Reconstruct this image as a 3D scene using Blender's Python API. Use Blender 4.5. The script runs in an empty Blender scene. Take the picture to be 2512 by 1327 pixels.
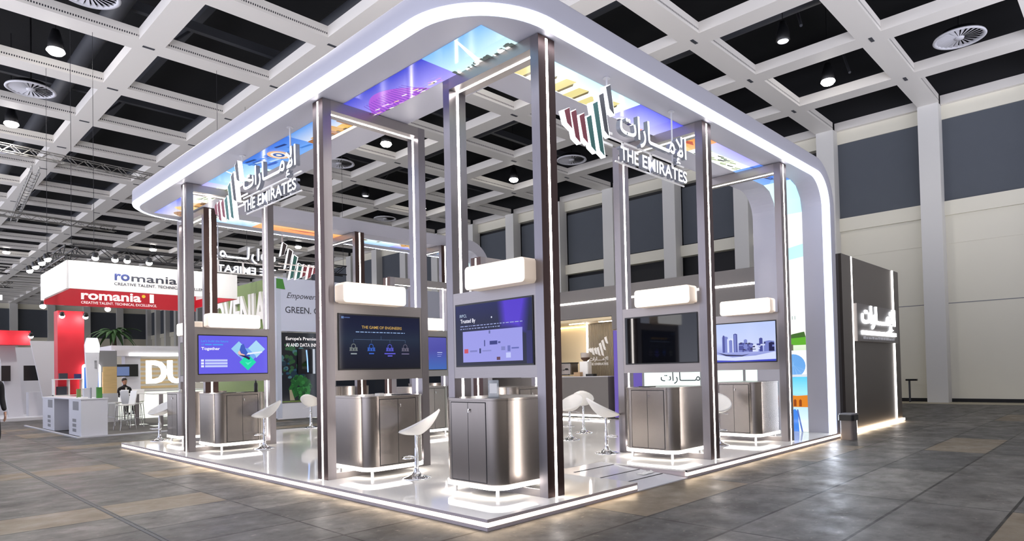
import bpy, bmesh, math, random
from mathutils import Matrix, Vector
random.seed(7)
PI = math.pi
sc = bpy.context.scene
COL = sc.collection

# ------------------------------------------------------------------ camera
def look_matrix(yaw, pitch, roll):
    a, b, c = (math.radians(t) for t in (yaw, pitch, roll))
    fw = Vector((math.cos(a) * math.cos(b), math.sin(a) * math.cos(b), math.sin(b)))
    rt = Vector((math.sin(a), -math.cos(a), 0))
    up = rt.cross(fw)
    r2 = rt * math.cos(c) + up * math.sin(c)
    u2 = -rt * math.sin(c) + up * math.cos(c)
    return Matrix((r2, u2, -fw)).transposed().to_4x4()

cam = bpy.data.objects.new('camera', bpy.data.cameras.new('camera'))
COL.objects.link(cam)
cam.matrix_world = Matrix.Translation((-4.3072, -4.8035, 1.5805)) @ look_matrix(43.1287, 1.2429, -1.2895)
cam.data.sensor_width = 36
cam.data.lens = 1582.84 / 2512 * 36
cam.data.shift_x = (1256 - 1325.74) / 2512
cam.data.shift_y = (875.09 - 663.5) / 2512
cam.data.clip_end = 400
sc.camera = cam

# ------------------------------------------------------------------ world, exposure, lights
wd = bpy.data.worlds.new('hall_air')
sc.world = wd
wd.use_nodes = True
_n = wd.node_tree.nodes; _l = wd.node_tree.links
_tc = _n.new('ShaderNodeTexCoord'); _sp = _n.new('ShaderNodeSeparateXYZ'); _rp = _n.new('ShaderNodeValToRGB'); _mr = _n.new('ShaderNodeMapRange')
_mr.inputs['From Min'].default_value = -1; _mr.inputs['From Max'].default_value = 1
_l.new(_tc.outputs['Generated'], _sp.inputs[0]); _l.new(_sp.outputs[2], _mr.inputs[0]); _l.new(_mr.outputs[0], _rp.inputs[0])
# world glow for the unseen hall, brightened below the horizon to light the ceiling
_rp.color_ramp.elements[0].position = .40; _rp.color_ramp.elements[0].color = (1.0, .98, .96, 1)
_rp.color_ramp.elements[1].position = .56; _rp.color_ramp.elements[1].color = (.30, .31, .34, 1)
_my = _n.new('ShaderNodeMapRange'); _my.inputs['From Min'].default_value = 0; _my.inputs['From Max'].default_value = -.8
_l.new(_sp.outputs[1], _my.inputs[0])
_side = _n.new('ShaderNodeMix'); _side.data_type = 'RGBA'      # cool lit stands towards -x, a dim warm aisle towards -y
_mz = _n.new('ShaderNodeMapRange'); _mz.inputs['From Min'].default_value = -.45; _mz.inputs['From Max'].default_value = -.05
_l.new(_sp.outputs[2], _mz.inputs[0])
_mm = _n.new('ShaderNodeMath'); _mm.operation = 'MULTIPLY'
_l.new(_my.outputs[0], _mm.inputs[0]); _l.new(_mz.outputs[0], _mm.inputs[1]); _l.new(_mm.outputs[0], _side.inputs[0])
_side.inputs[6].default_value = (.78, .81, .95, 1); _side.inputs[7].default_value = (.20, .185, .17, 1)
_mul = _n.new('ShaderNodeMix'); _mul.data_type = 'RGBA'; _mul.blend_type = 'MULTIPLY'; _mul.inputs[0].default_value = 1
_l.new(_rp.outputs[0], _mul.inputs[6]); _l.new(_side.outputs[2], _mul.inputs[7])
_l.new(_mul.outputs[2], _n['Background'].inputs[0])
_n['Background'].inputs[1].default_value = 3.3
sc.view_settings.view_transform = 'Standard'
sc.view_settings.look = 'None'
sc.view_settings.gamma = 1
sc.view_settings.exposure = 0.5
sc.view_settings.use_curve_mapping = False
sc.cycles.use_denoising = True
sc.cycles.sample_clamp_indirect = 4.0
sc.cycles.max_bounces = 7
LAMP_W = 200       # power of each lit ceiling lamp

# ------------------------------------------------------------------ materials
def srgb(r, g, b):
    f = lambda c: (c / 255 / 12.92) if c / 255 <= .04045 else ((c / 255 + .055) / 1.055) ** 2.4
    return (f(r), f(g), f(b), 1)

def pm(name, col, rough=.5, metal=0, em=None, es=0, noise=0, nscale=4, bump=0, alpha=1, stretch=None, spec=.5):
    m = bpy.data.materials.new(name)
    m.use_nodes = True
    nt = m.node_tree
    b = nt.nodes['Principled BSDF']
    b.inputs['Base Color'].default_value = col
    b.inputs['Roughness'].default_value = rough
    b.inputs['Metallic'].default_value = metal
    b.inputs['Specular IOR Level'].default_value = spec
    if em:
        b.inputs['Emission Color'].default_value = em
        b.inputs['Emission Strength'].default_value = es
    if noise or bump:
        tc = nt.nodes.new('ShaderNodeTexCoord')
        mp = nt.nodes.new('ShaderNodeMapping')
        if stretch: mp.inputs['Scale'].default_value = stretch
        nz = nt.nodes.new('ShaderNodeTexNoise')
        nz.inputs['Scale'].default_value = nscale
        nz.inputs['Detail'].default_value = 5
        nt.links.new(tc.outputs['Object'], mp.inputs[0])
        nt.links.new(mp.outputs[0], nz.inputs['Vector'])
        if noise:
            mx = nt.nodes.new('ShaderNodeMix'); mx.data_type = 'RGBA'
            mx.inputs[6].default_value = tuple(c * (1 - noise) for c in col[:3]) + (1,)
            mx.inputs[7].default_value = tuple(min(1, c * (1 + noise)) for c in col[:3]) + (1,)
            nt.links.new(nz.outputs[0], mx.inputs[0])
            nt.links.new(mx.outputs[2], b.inputs['Base Color'])
        if bump:
            bp = nt.nodes.new('ShaderNodeBump')
            bp.inputs['Strength'].default_value = bump
            bp.inputs['Distance'].default_value = .02
            nt.links.new(nz.outputs[0], bp.inputs['Height'])
            nt.links.new(bp.outputs[0], b.inputs['Normal'])
    return m

_em = {}
def em(col, s=1.0):
    """a lit (emitting) surface, colour in sRGB 0-255"""
    k = (tuple(col), s)
    if k not in _em:
        _em[k] = pm('lit_%d_%d_%d' % tuple(col), (.01, .01, .01, 1), .12, 0, srgb(*col), s * .72, spec=.18)
    return _em[k]

_gr = {}
def grad(stops, s=1.0):
    """lit gradient along v of the UV map: stops = [(v, (r,g,b))...]"""
    k = (tuple((a, tuple(c)) for a, c in stops), s)
    if k in _gr: return _gr[k]
    m = pm('lit_gradient', (.01, .01, .01, 1), .12, 0, (1, 1, 1, 1), s * .72, spec=.18)
    nt = m.node_tree
    uv = nt.nodes.new('ShaderNodeUVMap')
    sp = nt.nodes.new('ShaderNodeSeparateXYZ')
    cr = nt.nodes.new('ShaderNodeValToRGB')
    els = cr.color_ramp.elements
    els[0].position, els[0].color = stops[0][0], srgb(*stops[0][1])
    els[1].position, els[1].color = stops[-1][0], srgb(*stops[-1][1])
    for v, c in stops[1:-1]:
        e = els.new(v); e.color = srgb(*c)
    nt.links.new(uv.outputs[0], sp.inputs[0])
    nt.links.new(sp.outputs[1], cr.inputs[0])
    nt.links.new(cr.outputs[0], nt.nodes['Principled BSDF'].inputs['Emission Color'])
    _gr[k] = m
    return m

M = {}
M['steel'] = pm('brushed_steel', srgb(136, 131, 134), .30, 1, noise=.10, nscale=30, stretch=(6, 6, .15))
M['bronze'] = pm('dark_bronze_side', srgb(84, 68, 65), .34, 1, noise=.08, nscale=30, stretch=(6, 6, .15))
M['steel_panel'] = pm('brushed_steel_panel', srgb(150, 144, 143), .36, 1, noise=.08, nscale=30, stretch=(.2, 6, 6))
M['steel_cab'] = pm('satin_steel_cabinet', srgb(146, 139, 134), .27, 1, noise=.08, nscale=30, stretch=(6, 6, .12))
M['chrome'] = pm('chrome', srgb(225, 225, 228), .07, 1)
M['white'] = pm('white_plastic', srgb(244, 242, 238), .3)
M['whitemat'] = pm('white_laminate', srgb(215, 215, 222), .45)
M['canopy'] = pm('white_canopy_paint', srgb(168, 168, 180), .45)
M['deck'] = pm('glossy_white_deck', srgb(246, 243, 236), .05, noise=.02, nscale=1.2)
M['deckedge'] = pm('deck_edge_trim', srgb(200, 188, 190), .4)
M['strip'] = pm('black_grip_strip', srgb(25, 25, 28), .6)
M['black'] = pm('black_plastic', srgb(14, 14, 17), .35)
M['gloss'] = pm('black_glass', srgb(8, 9, 14), .04)
M['led'] = pm('led_warm_white', (1, 1, 1, 1), .5, 0, (1, .93, .89, 1), 17)
M['ledbase'] = pm('led_counter_base', (1, 1, 1, 1), .5, 0, (1, .93, .86, 1), 7)
M['ledfloor'] = pm('led_plinth', (1, 1, 1, 1), .5, 0, (1, .78, .54, 1), 8)
M['ledblue'] = pm('led_cool_white', (1, 1, 1, 1), .5, 0, (.80, .87, 1, 1), 13)
M['ledhalo'] = pm('led_glow_edge', (1, 1, 1, 1), .5, 0, (.58, .68, 1, 1), .62)
M['ledthin'] = pm('led_slim', (1, 1, 1, 1), .5, 0, (1, .94, .9, 1), 5)
M['lightbox'] = pm('lit_lightbox_face', (1, 1, 1, 1), .4, 0, (1, 1, 1, 1), 2.2)
M['boxside'] = pm('lightbox_acrylic_side', srgb(225, 208, 190), .4, 0, (1, .82, .66, 1), .18)
M['signwhite'] = pm('lit_sign_letter', srgb(230, 232, 240), .4, 0, (.96, .97, 1, 1), 1.1)
M['signside'] = pm('sign_letter_side', srgb(96, 98, 110), .4, 0, (.8, .85, 1, 1), .06)
M['maroon'] = pm('maroon_sign_face', srgb(120, 44, 58), .5)
M['green'] = pm('dark_green_sign_face', srgb(38, 96, 90), .5)
M['ink'] = pm('charcoal_sign_face', srgb(52, 50, 56), .5)
M['dark'] = pm('dark_recess', srgb(22, 22, 26), .7)
M['taupe'] = pm('taupe_panel', srgb(76, 69, 63), .45, noise=.05)
M['taupe2'] = pm('grey_taupe_panel', srgb(104, 100, 98), .5, noise=.03)
M['red'] = pm('red_panel', srgb(205, 30, 48), .5)
M['green2'] = pm('olive_green_panel', srgb(120, 142, 78), .5)
M['green3'] = pm('leaf_green', srgb(64, 130, 50), .6)
M['grey'] = pm('mid_grey', srgb(130, 130, 134), .5)
M['lgrey'] = pm('light_grey', srgb(190, 190, 196), .5)
M['text'] = pm('dark_print', srgb(52, 54, 66), .6)
M['textblue'] = pm('navy_print', srgb(44, 56, 110), .6)
M['textwhite'] = pm('white_print', srgb(245, 240, 240), .6, 0, (1, .95, .95, 1), .25)
M['wood'] = pm('pale_plywood', srgb(206, 176, 124), .5, noise=.15, nscale=3, stretch=(1, 1, 8))
M['frost'] = pm('frosted_lit_glass', srgb(200, 215, 208), .25, 0, (.80, .93, .88, 1), .55)

def floor_material():
    m = bpy.data.materials.new('worn_hall_floor_slabs')
    m.use_nodes = True
    nt = m.node_tree; N = nt.nodes; L = nt.links
    b = N['Principled BSDF']
    tc = N.new('ShaderNodeTexCoord')
    mp = N.new('ShaderNodeMapping'); mp.vector_type = 'POINT'
    mp.inputs['Location'].default_value = (.985, .888, 0)
    L.new(tc.outputs['Object'], mp.inputs[0])
    br = N.new('ShaderNodeTexBrick')
    br.offset = 0; br.squash = 1
    br.inputs['Scale'].default_value = 1
    br.inputs['Brick Width'].default_value = 2.465
    br.inputs['Row Height'].default_value = .955
    br.inputs['Mortar Size'].default_value = .004
    br.inputs['Mortar Smooth'].default_value = .2
    br.inputs['Bias'].default_value = 0
    br.inputs['Color1'].default_value = srgb(74, 74, 74)
    br.inputs['Color2'].default_value = srgb(104, 102, 99)
    br.inputs['Mortar'].default_value = srgb(22, 21, 20)
    L.new(mp.outputs[0], br.inputs['Vector'])
    def noise(scale, detail, sx, sy):
        q = N.new('ShaderNodeMapping'); q.inputs['Scale'].default_value = (sx, sy, 1)
        n = N.new('ShaderNodeTexNoise'); n.inputs['Scale'].default_value = scale; n.inputs['Detail'].default_value = detail
        n.inputs['Roughness'].default_value = .65
        L.new(tc.outputs['Object'], q.inputs[0]); L.new(q.outputs[0], n.inputs['Vector'])
        return n
    def ramp(src, a, ca, b_, cb):
        r = N.new('ShaderNodeValToRGB')
        r.color_ramp.elements[0].position = a; r.color_ramp.elements[0].color = ca
        r.color_ramp.elements[1].position = b_; r.color_ramp.elements[1].color = cb
        L.new(src, r.inputs[0]); return r
    def mix(kind, fac, a, b2):
        x = N.new('ShaderNodeMix'); x.data_type = 'RGBA'; x.blend_type = kind
        if isinstance(fac, float): x.inputs[0].default_value = fac
        else: L.new(fac, x.inputs[0])
        L.new(a, x.inputs[6])
        if isinstance(b2, tuple): x.inputs[7].default_value = b2
        else: L.new(b2, x.inputs[7])
        return x.outputs[2]
    c = br.outputs[0]
    grime = ramp(noise(1.6, 10, 1, 1.15).outputs[0], .36, (.50, .48, .46, 1), .60, (1.12, 1.10, 1.08, 1))
    c = mix('MULTIPLY', 1.0, c, grime.outputs[0])
    streak = ramp(noise(5, 12, 1, 1.3).outputs[0], .55, (0, 0, 0, 1), .66, (.75, .75, .75, 1))
    c = mix('MIX', streak.outputs[0], c, srgb(70, 64, 60))
    scuff = ramp(noise(8, 12, 1, 1.4).outputs[0], .60, (0, 0, 0, 1), .70, (.9, .9, .9, 1))
    c = mix('MIX', scuff.outputs[0], c, srgb(128, 122, 114))
    # odd patched slabs in a tan tone
    q = N.new('ShaderNodeMapping'); q.inputs['Location'].default_value = (.985, .888, 0)
    sn = N.new('ShaderNodeVectorMath'); sn.operation = 'SNAP'; sn.inputs[1].default_value = (2.465, .955, 100)
    wn = N.new('ShaderNodeTexWhiteNoise')
    L.new(tc.outputs['Object'], q.inputs[0]); L.new(q.outputs[0], sn.inputs[0]); L.new(sn.outputs[0], wn.inputs['Vector'])
    tan = ramp(wn.outputs[0], .86, (0, 0, 0, 1), .87, (.55, .55, .55, 1))
    c = mix('MIX', tan.outputs[0], c, srgb(132, 116, 92))
    # open joints between the slabs, wider along x
    sx = N.new('ShaderNodeSeparateXYZ'); L.new(q.outputs[0], sx.inputs[0])
    def joint(out, period, width):
        d = N.new('ShaderNodeMath'); d.operation = 'DIVIDE'; d.inputs[1].default_value = period; L.new(out, d.inputs[0])
        f = N.new('ShaderNodeMath'); f.operation = 'FRACT'; L.new(d.outputs[0], f.inputs[0])
        g = N.new('ShaderNodeMath'); g.operation = 'LESS_THAN'; g.inputs[1].default_value = width / period; L.new(f.outputs[0], g.inputs[0])
        return g.outputs[0]
    jm = N.new('ShaderNodeMath'); jm.operation = 'MAXIMUM'
    L.new(joint(sx.outputs[0], 2.465, .020), jm.inputs[0]); L.new(joint(sx.outputs[1], .955, .028), jm.inputs[1])
    c = mix('MIX', jm.outputs[0], c, srgb(30, 28, 26))
    L.new(c, b.inputs['Base Color'])
    rr = ramp(noise(2.2, 8, 1, 1.1).outputs[0], .35, (.34, .34, .34, 1), .7, (.58, .58, .58, 1))
    L.new(rr.outputs[0], b.inputs['Roughness'])
    b.inputs['Specular IOR Level'].default_value = .15
    bmp = N.new('ShaderNodeBump'); bmp.inputs['Strength'].default_value = .12; bmp.inputs['Distance'].default_value = .01
    L.new(noise(14, 8, 1, 1.2).outputs[0], bmp.inputs['Height'])
    L.new(bmp.outputs[0], b.inputs['Normal'])
    return m

def beam_material():
    """pale painted beams; the faces that look along -y/+y carry a row of punched holes"""
    m = pm('pale_beam_paint', srgb(226, 222, 216), .38)
    nt = m.node_tree; N = nt.nodes; L = nt.links
    tc = N.new('ShaderNodeTexCoord'); g = N.new('ShaderNodeNewGeometry')
    sp = N.new('ShaderNodeSeparateXYZ'); sn = N.new('ShaderNodeSeparateXYZ')
    L.new(tc.outputs['Object'], sp.inputs[0]); L.new(g.outputs['Normal'], sn.inputs[0])
    def mth(op, a, b=None):
        n = N.new('ShaderNodeMath'); n.operation = op
        for i, v in enumerate((a, b)):
            if v is None: continue
            if isinstance(v, (int, float)): n.inputs[i].default_value = v
            else: L.new(v, n.inputs[i])
        return n.outputs[0]
    fx = mth('FRACT', mth('DIVIDE', sp.outputs[0], .062))
    hole = mth('MULTIPLY', mth('LESS_THAN', fx, .5), mth('GREATER_THAN', sp.outputs[2], 11.735))
    hole = mth('MULTIPLY', hole, mth('LESS_THAN', sp.outputs[2], 11.79))
    hole = mth('MULTIPLY', hole, mth('GREATER_THAN', mth('ABSOLUTE', sn.outputs[1]), .8))
    mx = N.new('ShaderNodeMix'); mx.data_type = 'RGBA'
    L.new(hole, mx.inputs[0])
    mx.inputs[6].default_value = srgb(226, 222, 216); mx.inputs[7].default_value = srgb(40, 40, 46)
    L.new(mx.outputs[2], N['Principled BSDF'].inputs['Base Color'])
    return m

M['floor'] = floor_material()
M['beam'] = beam_material()
M['wall'] = pm('off_white_wall', srgb(228, 224, 208), .7, noise=.03, nscale=.6)
M['wallgrey'] = pm('grey_acoustic_panel', srgb(84, 89, 97), .8, noise=.04, nscale=2)
M['pillar'] = pm('pale_pillar_paint', srgb(212, 211, 208), .6)
M['roof'] = pm('dark_roof', srgb(16, 17, 21), .8)
M['duct'] = pm('dark_grey_steelwork', srgb(62, 64, 70), .6)
M['truss'] = pm('aluminium_truss', srgb(170, 168, 165), .35, .9)
M['blacktruss'] = pm('black_truss', srgb(40, 40, 44), .5, .5)

# ------------------------------------------------------------------ mesh helper
class MB:
    def __init__(s, xf=None):
        s.v, s.f, s.xf, s.mi, s.sm = [], [], xf, 0, False
    def vert(s, p):
        p = Vector(p)
        if s.xf is not None: p = s.xf @ p
        s.v.append(p); return len(s.v) - 1
    def dupv(s, i):
        s.v.append(s.v[i].copy()); return len(s.v) - 1
    def face(s, ids, uvs=None, sm=None):
        s.f.append((tuple(ids), s.mi, uvs, s.sm if sm is None else sm))
    def quad(s, a, b, c, d, uvs=None):
        s.face([s.vert(p) for p in (a, b, c, d)], uvs)
    def box(s, x0, x1, y0, y1, z0, z1):
        i = [s.vert((x, y, z)) for z in (z0, z1) for y in (y0, y1) for x in (x0, x1)]
        for q in ((0, 2, 3, 1), (4, 5, 7, 6), (0, 1, 5, 4), (2, 6, 7, 3), (0, 4, 6, 2), (1, 3, 7, 5)):
            s.face([i[k] for k in q], sm=False)
    def prism(s, pts, a, b, axis='z', caps=True, smooth=False):
        """polygon pts (2d) pulled from a to b along an axis"""
        def P(p, t):
            return {'z': (p[0], p[1], t), 'y': (p[0], t, p[1]), 'x': (t, p[0], p[1])}[axis]
        n = len(pts)
        lo = [s.vert(P(p, a)) for p in pts]; hi = [s.vert(P(p, b)) for p in pts]
        for k in range(n):
            s.face((lo[k], lo[(k + 1) % n], hi[(k + 1) % n], hi[k]), sm=smooth)
        if smooth: lo = [s.vert(P(p, a)) for p in pts]; hi = [s.vert(P(p, b)) for p in pts]
        if caps:
            s.face(lo[::-1], sm=False); s.face(hi, sm=False)
    def tube(s, pts, r, n=8, caps=True):
        pts = [Vector(p) for p in pts]
        rings = []
        for k, p in enumerate(pts):
            d = (pts[min(k + 1, len(pts) - 1)] - pts[max(k - 1, 0)]).normalized()
            u = d.cross(Vector((0, 0, 1)) if abs(d.z) < .95 else Vector((1, 0, 0))).normalized()
            w = d.cross(u)
            rr = r[k] if isinstance(r, (list, tuple)) else r
            rings.append([s.vert(p + (u * math.cos(2 * PI * j / n) + w * math.sin(2 * PI * j / n)) * rr) for j in range(n)])
        for a, b in zip(rings, rings[1:]):
            for j in range(n): s.face((a[j], a[(j + 1) % n], b[(j + 1) % n], b[j]), sm=True)
        if caps:
            s.face([s.dupv(i) for i in rings[0]][::-1], sm=False); s.face([s.dupv(i) for i in rings[-1]], sm=False)
    def lathe(s, prof, c=(0, 0, 0), n=24):
        rings = [[s.vert((c[0] + r * math.cos(2 * PI * j / n), c[1] + r * math.sin(2 * PI * j / n), c[2] + z)) for j in range(n)] for r, z in prof]
        for a, b in zip(rings, rings[1:]):
            for j in range(n): s.face((a[j], a[(j + 1) % n], b[(j + 1) % n], b[j]), sm=True)
        s.face([s.dupv(i) for i in rings[0]][::-1], sm=False); s.face([s.dupv(i) for i in rings[-1]], sm=False)
    def mesh(s, name, mats):
        me = bpy.data.meshes.new(name)
        me.from_pydata([tuple(p) for p in s.v], [], [f[0] for f in s.f])
        for mt in (mats if isinstance(mats, (list, tuple)) else [mats]): me.materials.append(mt)
        for p, f in zip(me.polygons, s.f):
            p.material_index = f[1]; p.use_smooth = f[3]
        if any(f[2] for f in s.f):
            uv = me.uv_layers.new(name='UVMap')
            for p, f in zip(me.polygons, s.f):
                if f[2]:
                    for li, t in zip(p.loop_indices, f[2]): uv.data[li].uv = t
        bm = bmesh.new(); bm.from_mesh(me)
        if not any(f[2] for f in s.f): bmesh.ops.recalc_face_normals(bm, faces=bm.faces)
        bm.to_mesh(me); bm.free()
        return me
    def build(s, name, mats, parent=None):
        return put(name, s.mesh(name, mats), parent)

def put(name, me, parent=None, loc=(0, 0, 0), rot=(0, 0, 0)):
    o = bpy.data.objects.new(name, me)
    COL.objects.link(o)
    o.location = loc; o.rotation_euler = rot
    if parent: o.parent = parent
    return o

def thing(name, label, cat, loc=(0, 0, 0), rz=0, group=None):
    o = bpy.data.objects.new(name, None)
    COL.objects.link(o)
    o.empty_display_size = .1
    o.location = loc; o.rotation_euler = (0, 0, rz)
    return tag(o, label, cat, group)

def tag(o, label, cat, group=None):
    o['label'] = label; o['category'] = cat
    if group: o['group'] = group
    return o

def struct(o):
    o['kind'] = 'structure'; return o

def copy_tree(o, parent=None):
    c = o.copy(); COL.objects.link(c); c.parent = parent
    for ch in o.children: copy_tree(ch, c)
    return c

def box(name, mat, parent, x0, x1, y0, y1, z0, z1):
    b = MB(); b.box(x0, x1, y0, y1, z0, z1); return b.build(name, mat, parent)

def text_bounds(s, bold=0, shear=0):
    c = bpy.data.curves.new('lettering', 'FONT'); c.body = s; c.offset = bold; c.shear = shear; c.resolution_u = 1
    o = bpy.data.objects.new('lettering', c); COL.objects.link(o)
    bpy.context.view_layer.update()
    me = bpy.data.meshes.new_from_object(o.evaluated_get(bpy.context.evaluated_depsgraph_get()))
    bpy.data.objects.remove(o); bpy.data.curves.remove(c)
    xs = [v.co.x for v in me.vertices]; ys = [v.co.y for v in me.vertices]
    bpy.data.meshes.remove(me)
    return min(xs), max(xs), min(ys), max(ys)

def text_mesh(s, w=None, h=None, ext=0, bold=0, shear=0):
    """lettering as a mesh in the XZ plane facing -Y, lower left corner at the origin, fitted to w x h"""
    c = bpy.data.curves.new('lettering', 'FONT')
    c.body = s; c.extrude = ext; c.offset = bold; c.shear = shear; c.resolution_u = 3
    o = bpy.data.objects.new('lettering', c); COL.objects.link(o)
    bpy.context.view_layer.update()
    dg = bpy.context.evaluated_depsgraph_get()
    me = bpy.data.meshes.new_from_object(o.evaluated_get(dg))
    bpy.data.objects.remove(o); bpy.data.curves.remove(c)
    xs = [v.co.x for v in me.vertices]; ys = [v.co.y for v in me.vertices]
    x0, x1, y0, y1 = min(xs), max(xs), min(ys), max(ys)
    ky = h / (y1 - y0) if h else None
    kx = w / (x1 - x0) if w else ky
    if ky is None: ky = kx
    for v in me.vertices:
        v.co = ((v.co.x - x0) * kx, -v.co.z, (v.co.y - y0) * ky)
    return me

def text(name, s, mat, parent, x, y, z, w=None, h=None, ext=0, bold=0, shear=0, rz=0, rx=0):
    """a line of print or lettering, one mesh per word"""
    words = s.split(' ')
    words = [q for q in words if q]
    if len(words) == 1:
        me = text_mesh(s, w, h, ext, bold, shear)
        me.materials.clear(); me.materials.append(mat)
        return put(name, me, parent, (x, y, z), (rx, 0, rz))
    b0 = text_bounds(s, bold, shear)
    ky = h / (b0[3] - b0[2]); kx = w / (b0[1] - b0[0]) if w else ky
    for i, q in enumerate(words):
        bq = text_bounds(q, bold, shear); bp_ = text_bounds(' '.join(words[:i + 1]), bold, shear)
        me = text_mesh(q, (bq[1] - bq[0]) * kx, (bq[3] - bq[2]) * ky, ext, bold, shear)
        me.materials.clear(); me.materials.append(mat)
        dx = (bp_[1] - (bq[1] - bq[0]) - b0[0]) * kx
        put(name, me, parent, (x + dx * math.cos(rz), y + dx * math.sin(rz), z + (bq[2] - b0[2]) * ky), (rx, 0, rz))

def letters(me, front, side):
    me.materials.clear(); me.materials.append(front); me.materials.append(side)
    for p in me.polygons: p.material_index = 0 if abs(p.normal.y) > .7 else 1
    return me

def rrect(x0, x1, y0, y1, r, n=8, corners=(1, 1, 1, 1)):
    """rounded rectangle outline, counter-clockwise from the lower left corner"""
    out = []
    for (cx, cy, a0), on in zip(((x0 + r, y0 + r, PI), (x1 - r, y0 + r, 1.5 * PI), (x1 - r, y1 - r, 0), (x0 + r, y1 - r, .5 * PI)), corners):
        if on:
            arc = [(cx + r * math.cos(a0 + .5 * PI * k / n), cy + r * math.sin(a0 + .5 * PI * k / n)) for k in range(n + 1)]
            g = min(.004, r * .1)      # guard points keep the flats flat when shaded smooth
            out += [(arc[0][0] + g * math.sin(a0), arc[0][1] - g * math.cos(a0))] + arc + [(arc[-1][0] + g * math.sin(a0 + .5 * PI) * -1, arc[-1][1] + g * math.cos(a0 + .5 * PI))]
        else:
            out.append((cx + (r if math.cos(a0 + PI / 4) > 0 else -r), cy + (r if math.sin(a0 + PI / 4) > 0 else -r)))
    return out

ZP = .118      # top of the stand platform
ZS = 5.518     # underside of the canopy
# ================================================================== hall shell
HC = 11.65     # underside of the ceiling beams
GX = [1.85 + 3.885 * i for i in range(-3, 7)]
GY = [1.10 + 3.97 * j for j in range(-2, 26)]
b = MB(); b.box(-9, 25.6, -9, 101, -.3, 0)
struct(b.build('floor', M['floor']))

b = MB(); b.box(-2.235, -2.205, -9, 60, -.002, .004); b.box(-2.19, -2.175, -9, 60, -.002, .003)
struct(b.build('trim_6', M['duct']))

b = MB()
for y in GY: b.box(-14, 24.6, y - .36, y + .36, HC, HC + .34)
for k, x in enumerate(GX):
    for ya, yb in zip(GY, GY[1:]): b.box(x - .35, x + .35, ya + .36, yb - .36, HC, HC + .34)
b.mi = 1
for x in GX:
    for y in GY:
        if y > 70: continue
        b.box(x - .16, x + .16, y - .05, y + .05, HC - .012, HC)
struct(b.build('ceiling', [M['beam'], M['duct']]))
b = MB(); b.box(-14, 25.6, -7, 101, 15.2, 15.4)
struct(b.build('ceiling_roof', M['roof']))

# steelwork and ducts up in the dark void above the beams
b = MB()
for x in (-1.6, 3.9, 8.6, 13.4, 17.6, 22.2):
    b.box(x - .12, x + .12, -6, 100, 13.9, 14.3)
for y in [2.2 + 7.94 * k for k in range(-1, 12)]:
    b.box(-14, 24.6, y - .1, y + .1, 13.2, 13.5)
    for x in (-1.6, 3.9, 8.6, 13.4, 17.6, 22.2):
        b.tube([(x - 1.4, y + .6, 12.3), (x, y + 1.3, 13.9)], .05, 6)
for x in (1.2, 6.3, 15.9):
    b.tube([(x, -6, 12.9), (x, 60, 12.9)], .28, 10)
struct(b.build('trim_1', M['duct']))

# side walls close the void above the ceiling
b = MB()
XW, PF = 25.1, 24.5      # wall plane and pillar front
PY = [1.11 + 3.925 * j for j in range(-2, 26)]
b.box(XW, XW + .5, -9, 101, 0, 6.2)
b.box(XW - .1, XW + .5, -9, 101, 11.1, HC)
b.box(XW - .14, XW + .5, -9, 101, 7.3, 7.86)
b.mi = 1
b.box(XW + .3, XW + .5, -9, 101, 6.2, 11.1); b.box(XW - .1, XW + .5, -9, 101, HC, 15.4)
struct(b.build('wall_right', [M['wall'], M['dark']]))
# horizontal shadow joint and base strip of the right wall
b = MB(); b.box(XW - .01, XW, -9, 12, 3.85, 3.88); struct(b.build('trim_2', M['grey']))
b = MB(); b.box(XW - .03, XW, -9, 101, 0, .14); struct(b.build('baseboard_right', M['dark']))
# a paler strip of floor runs along the wall
b = MB(); b.box(23.6, XW, -9, 60, 0, .006); struct(b.build('trim_3', pm('pale_floor_border', srgb(168, 160, 138), .5, noise=.06)))
b = MB()
for y in PY: b.box(PF, XW + .05, y - .36, y + .36, 0, HC)
struct(b.build('trim_4', M['pillar']))
# grey panels between the pillars: plain upper ones near, deep-set blinds with dark frames further left
b = MB()
for j, (ya, yb) in enumerate(zip(PY, PY[1:])):
    a, c = ya + .36, yb - .36
    if j < 3 or j > 8:
        b.mi = 0; b.box(XW - .05, XW + .3, a, c, 7.86, 11.1)
        b.mi = 2; b.box(XW - .02, XW + .3, a, c, 6.2, 7.3)
    else:
        b.mi = 1; b.box(XW + .28, XW + .31, a, c, 6.2, 11.1)
        b.mi = 0; b.box(XW + .12, XW + .2, a + .16, c - .02, 7.95, 10.9)
        if j not in (4, 5): b.box(XW + .12, XW + .2, a + .16, c - .02, 6.25, 7.1)
struct(b.build('window_1', [M['wallgrey'], M['dark'], M['wall']]))

# far end wall
b = MB(); b.box(-40, 25.6, 100.4, 101, 0, 15.4); struct(b.build('wall_far', M['wall']))
b = MB()
for k in range(-8, 7):
    x = 2 + 3.885 * k
    b.box(x + .4, x + 3.5, 100.34, 100.4, 7.4, 11.0)
struct(b.build('window_2', M['wallgrey']))
b = MB()
for k in range(-8, 8): b.box(2 + 3.885 * k - .4, 2 + 3.885 * k + .4, 99.9, 100.4, 0, HC)
struct(b.build('trim_5', M['pillar']))

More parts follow.
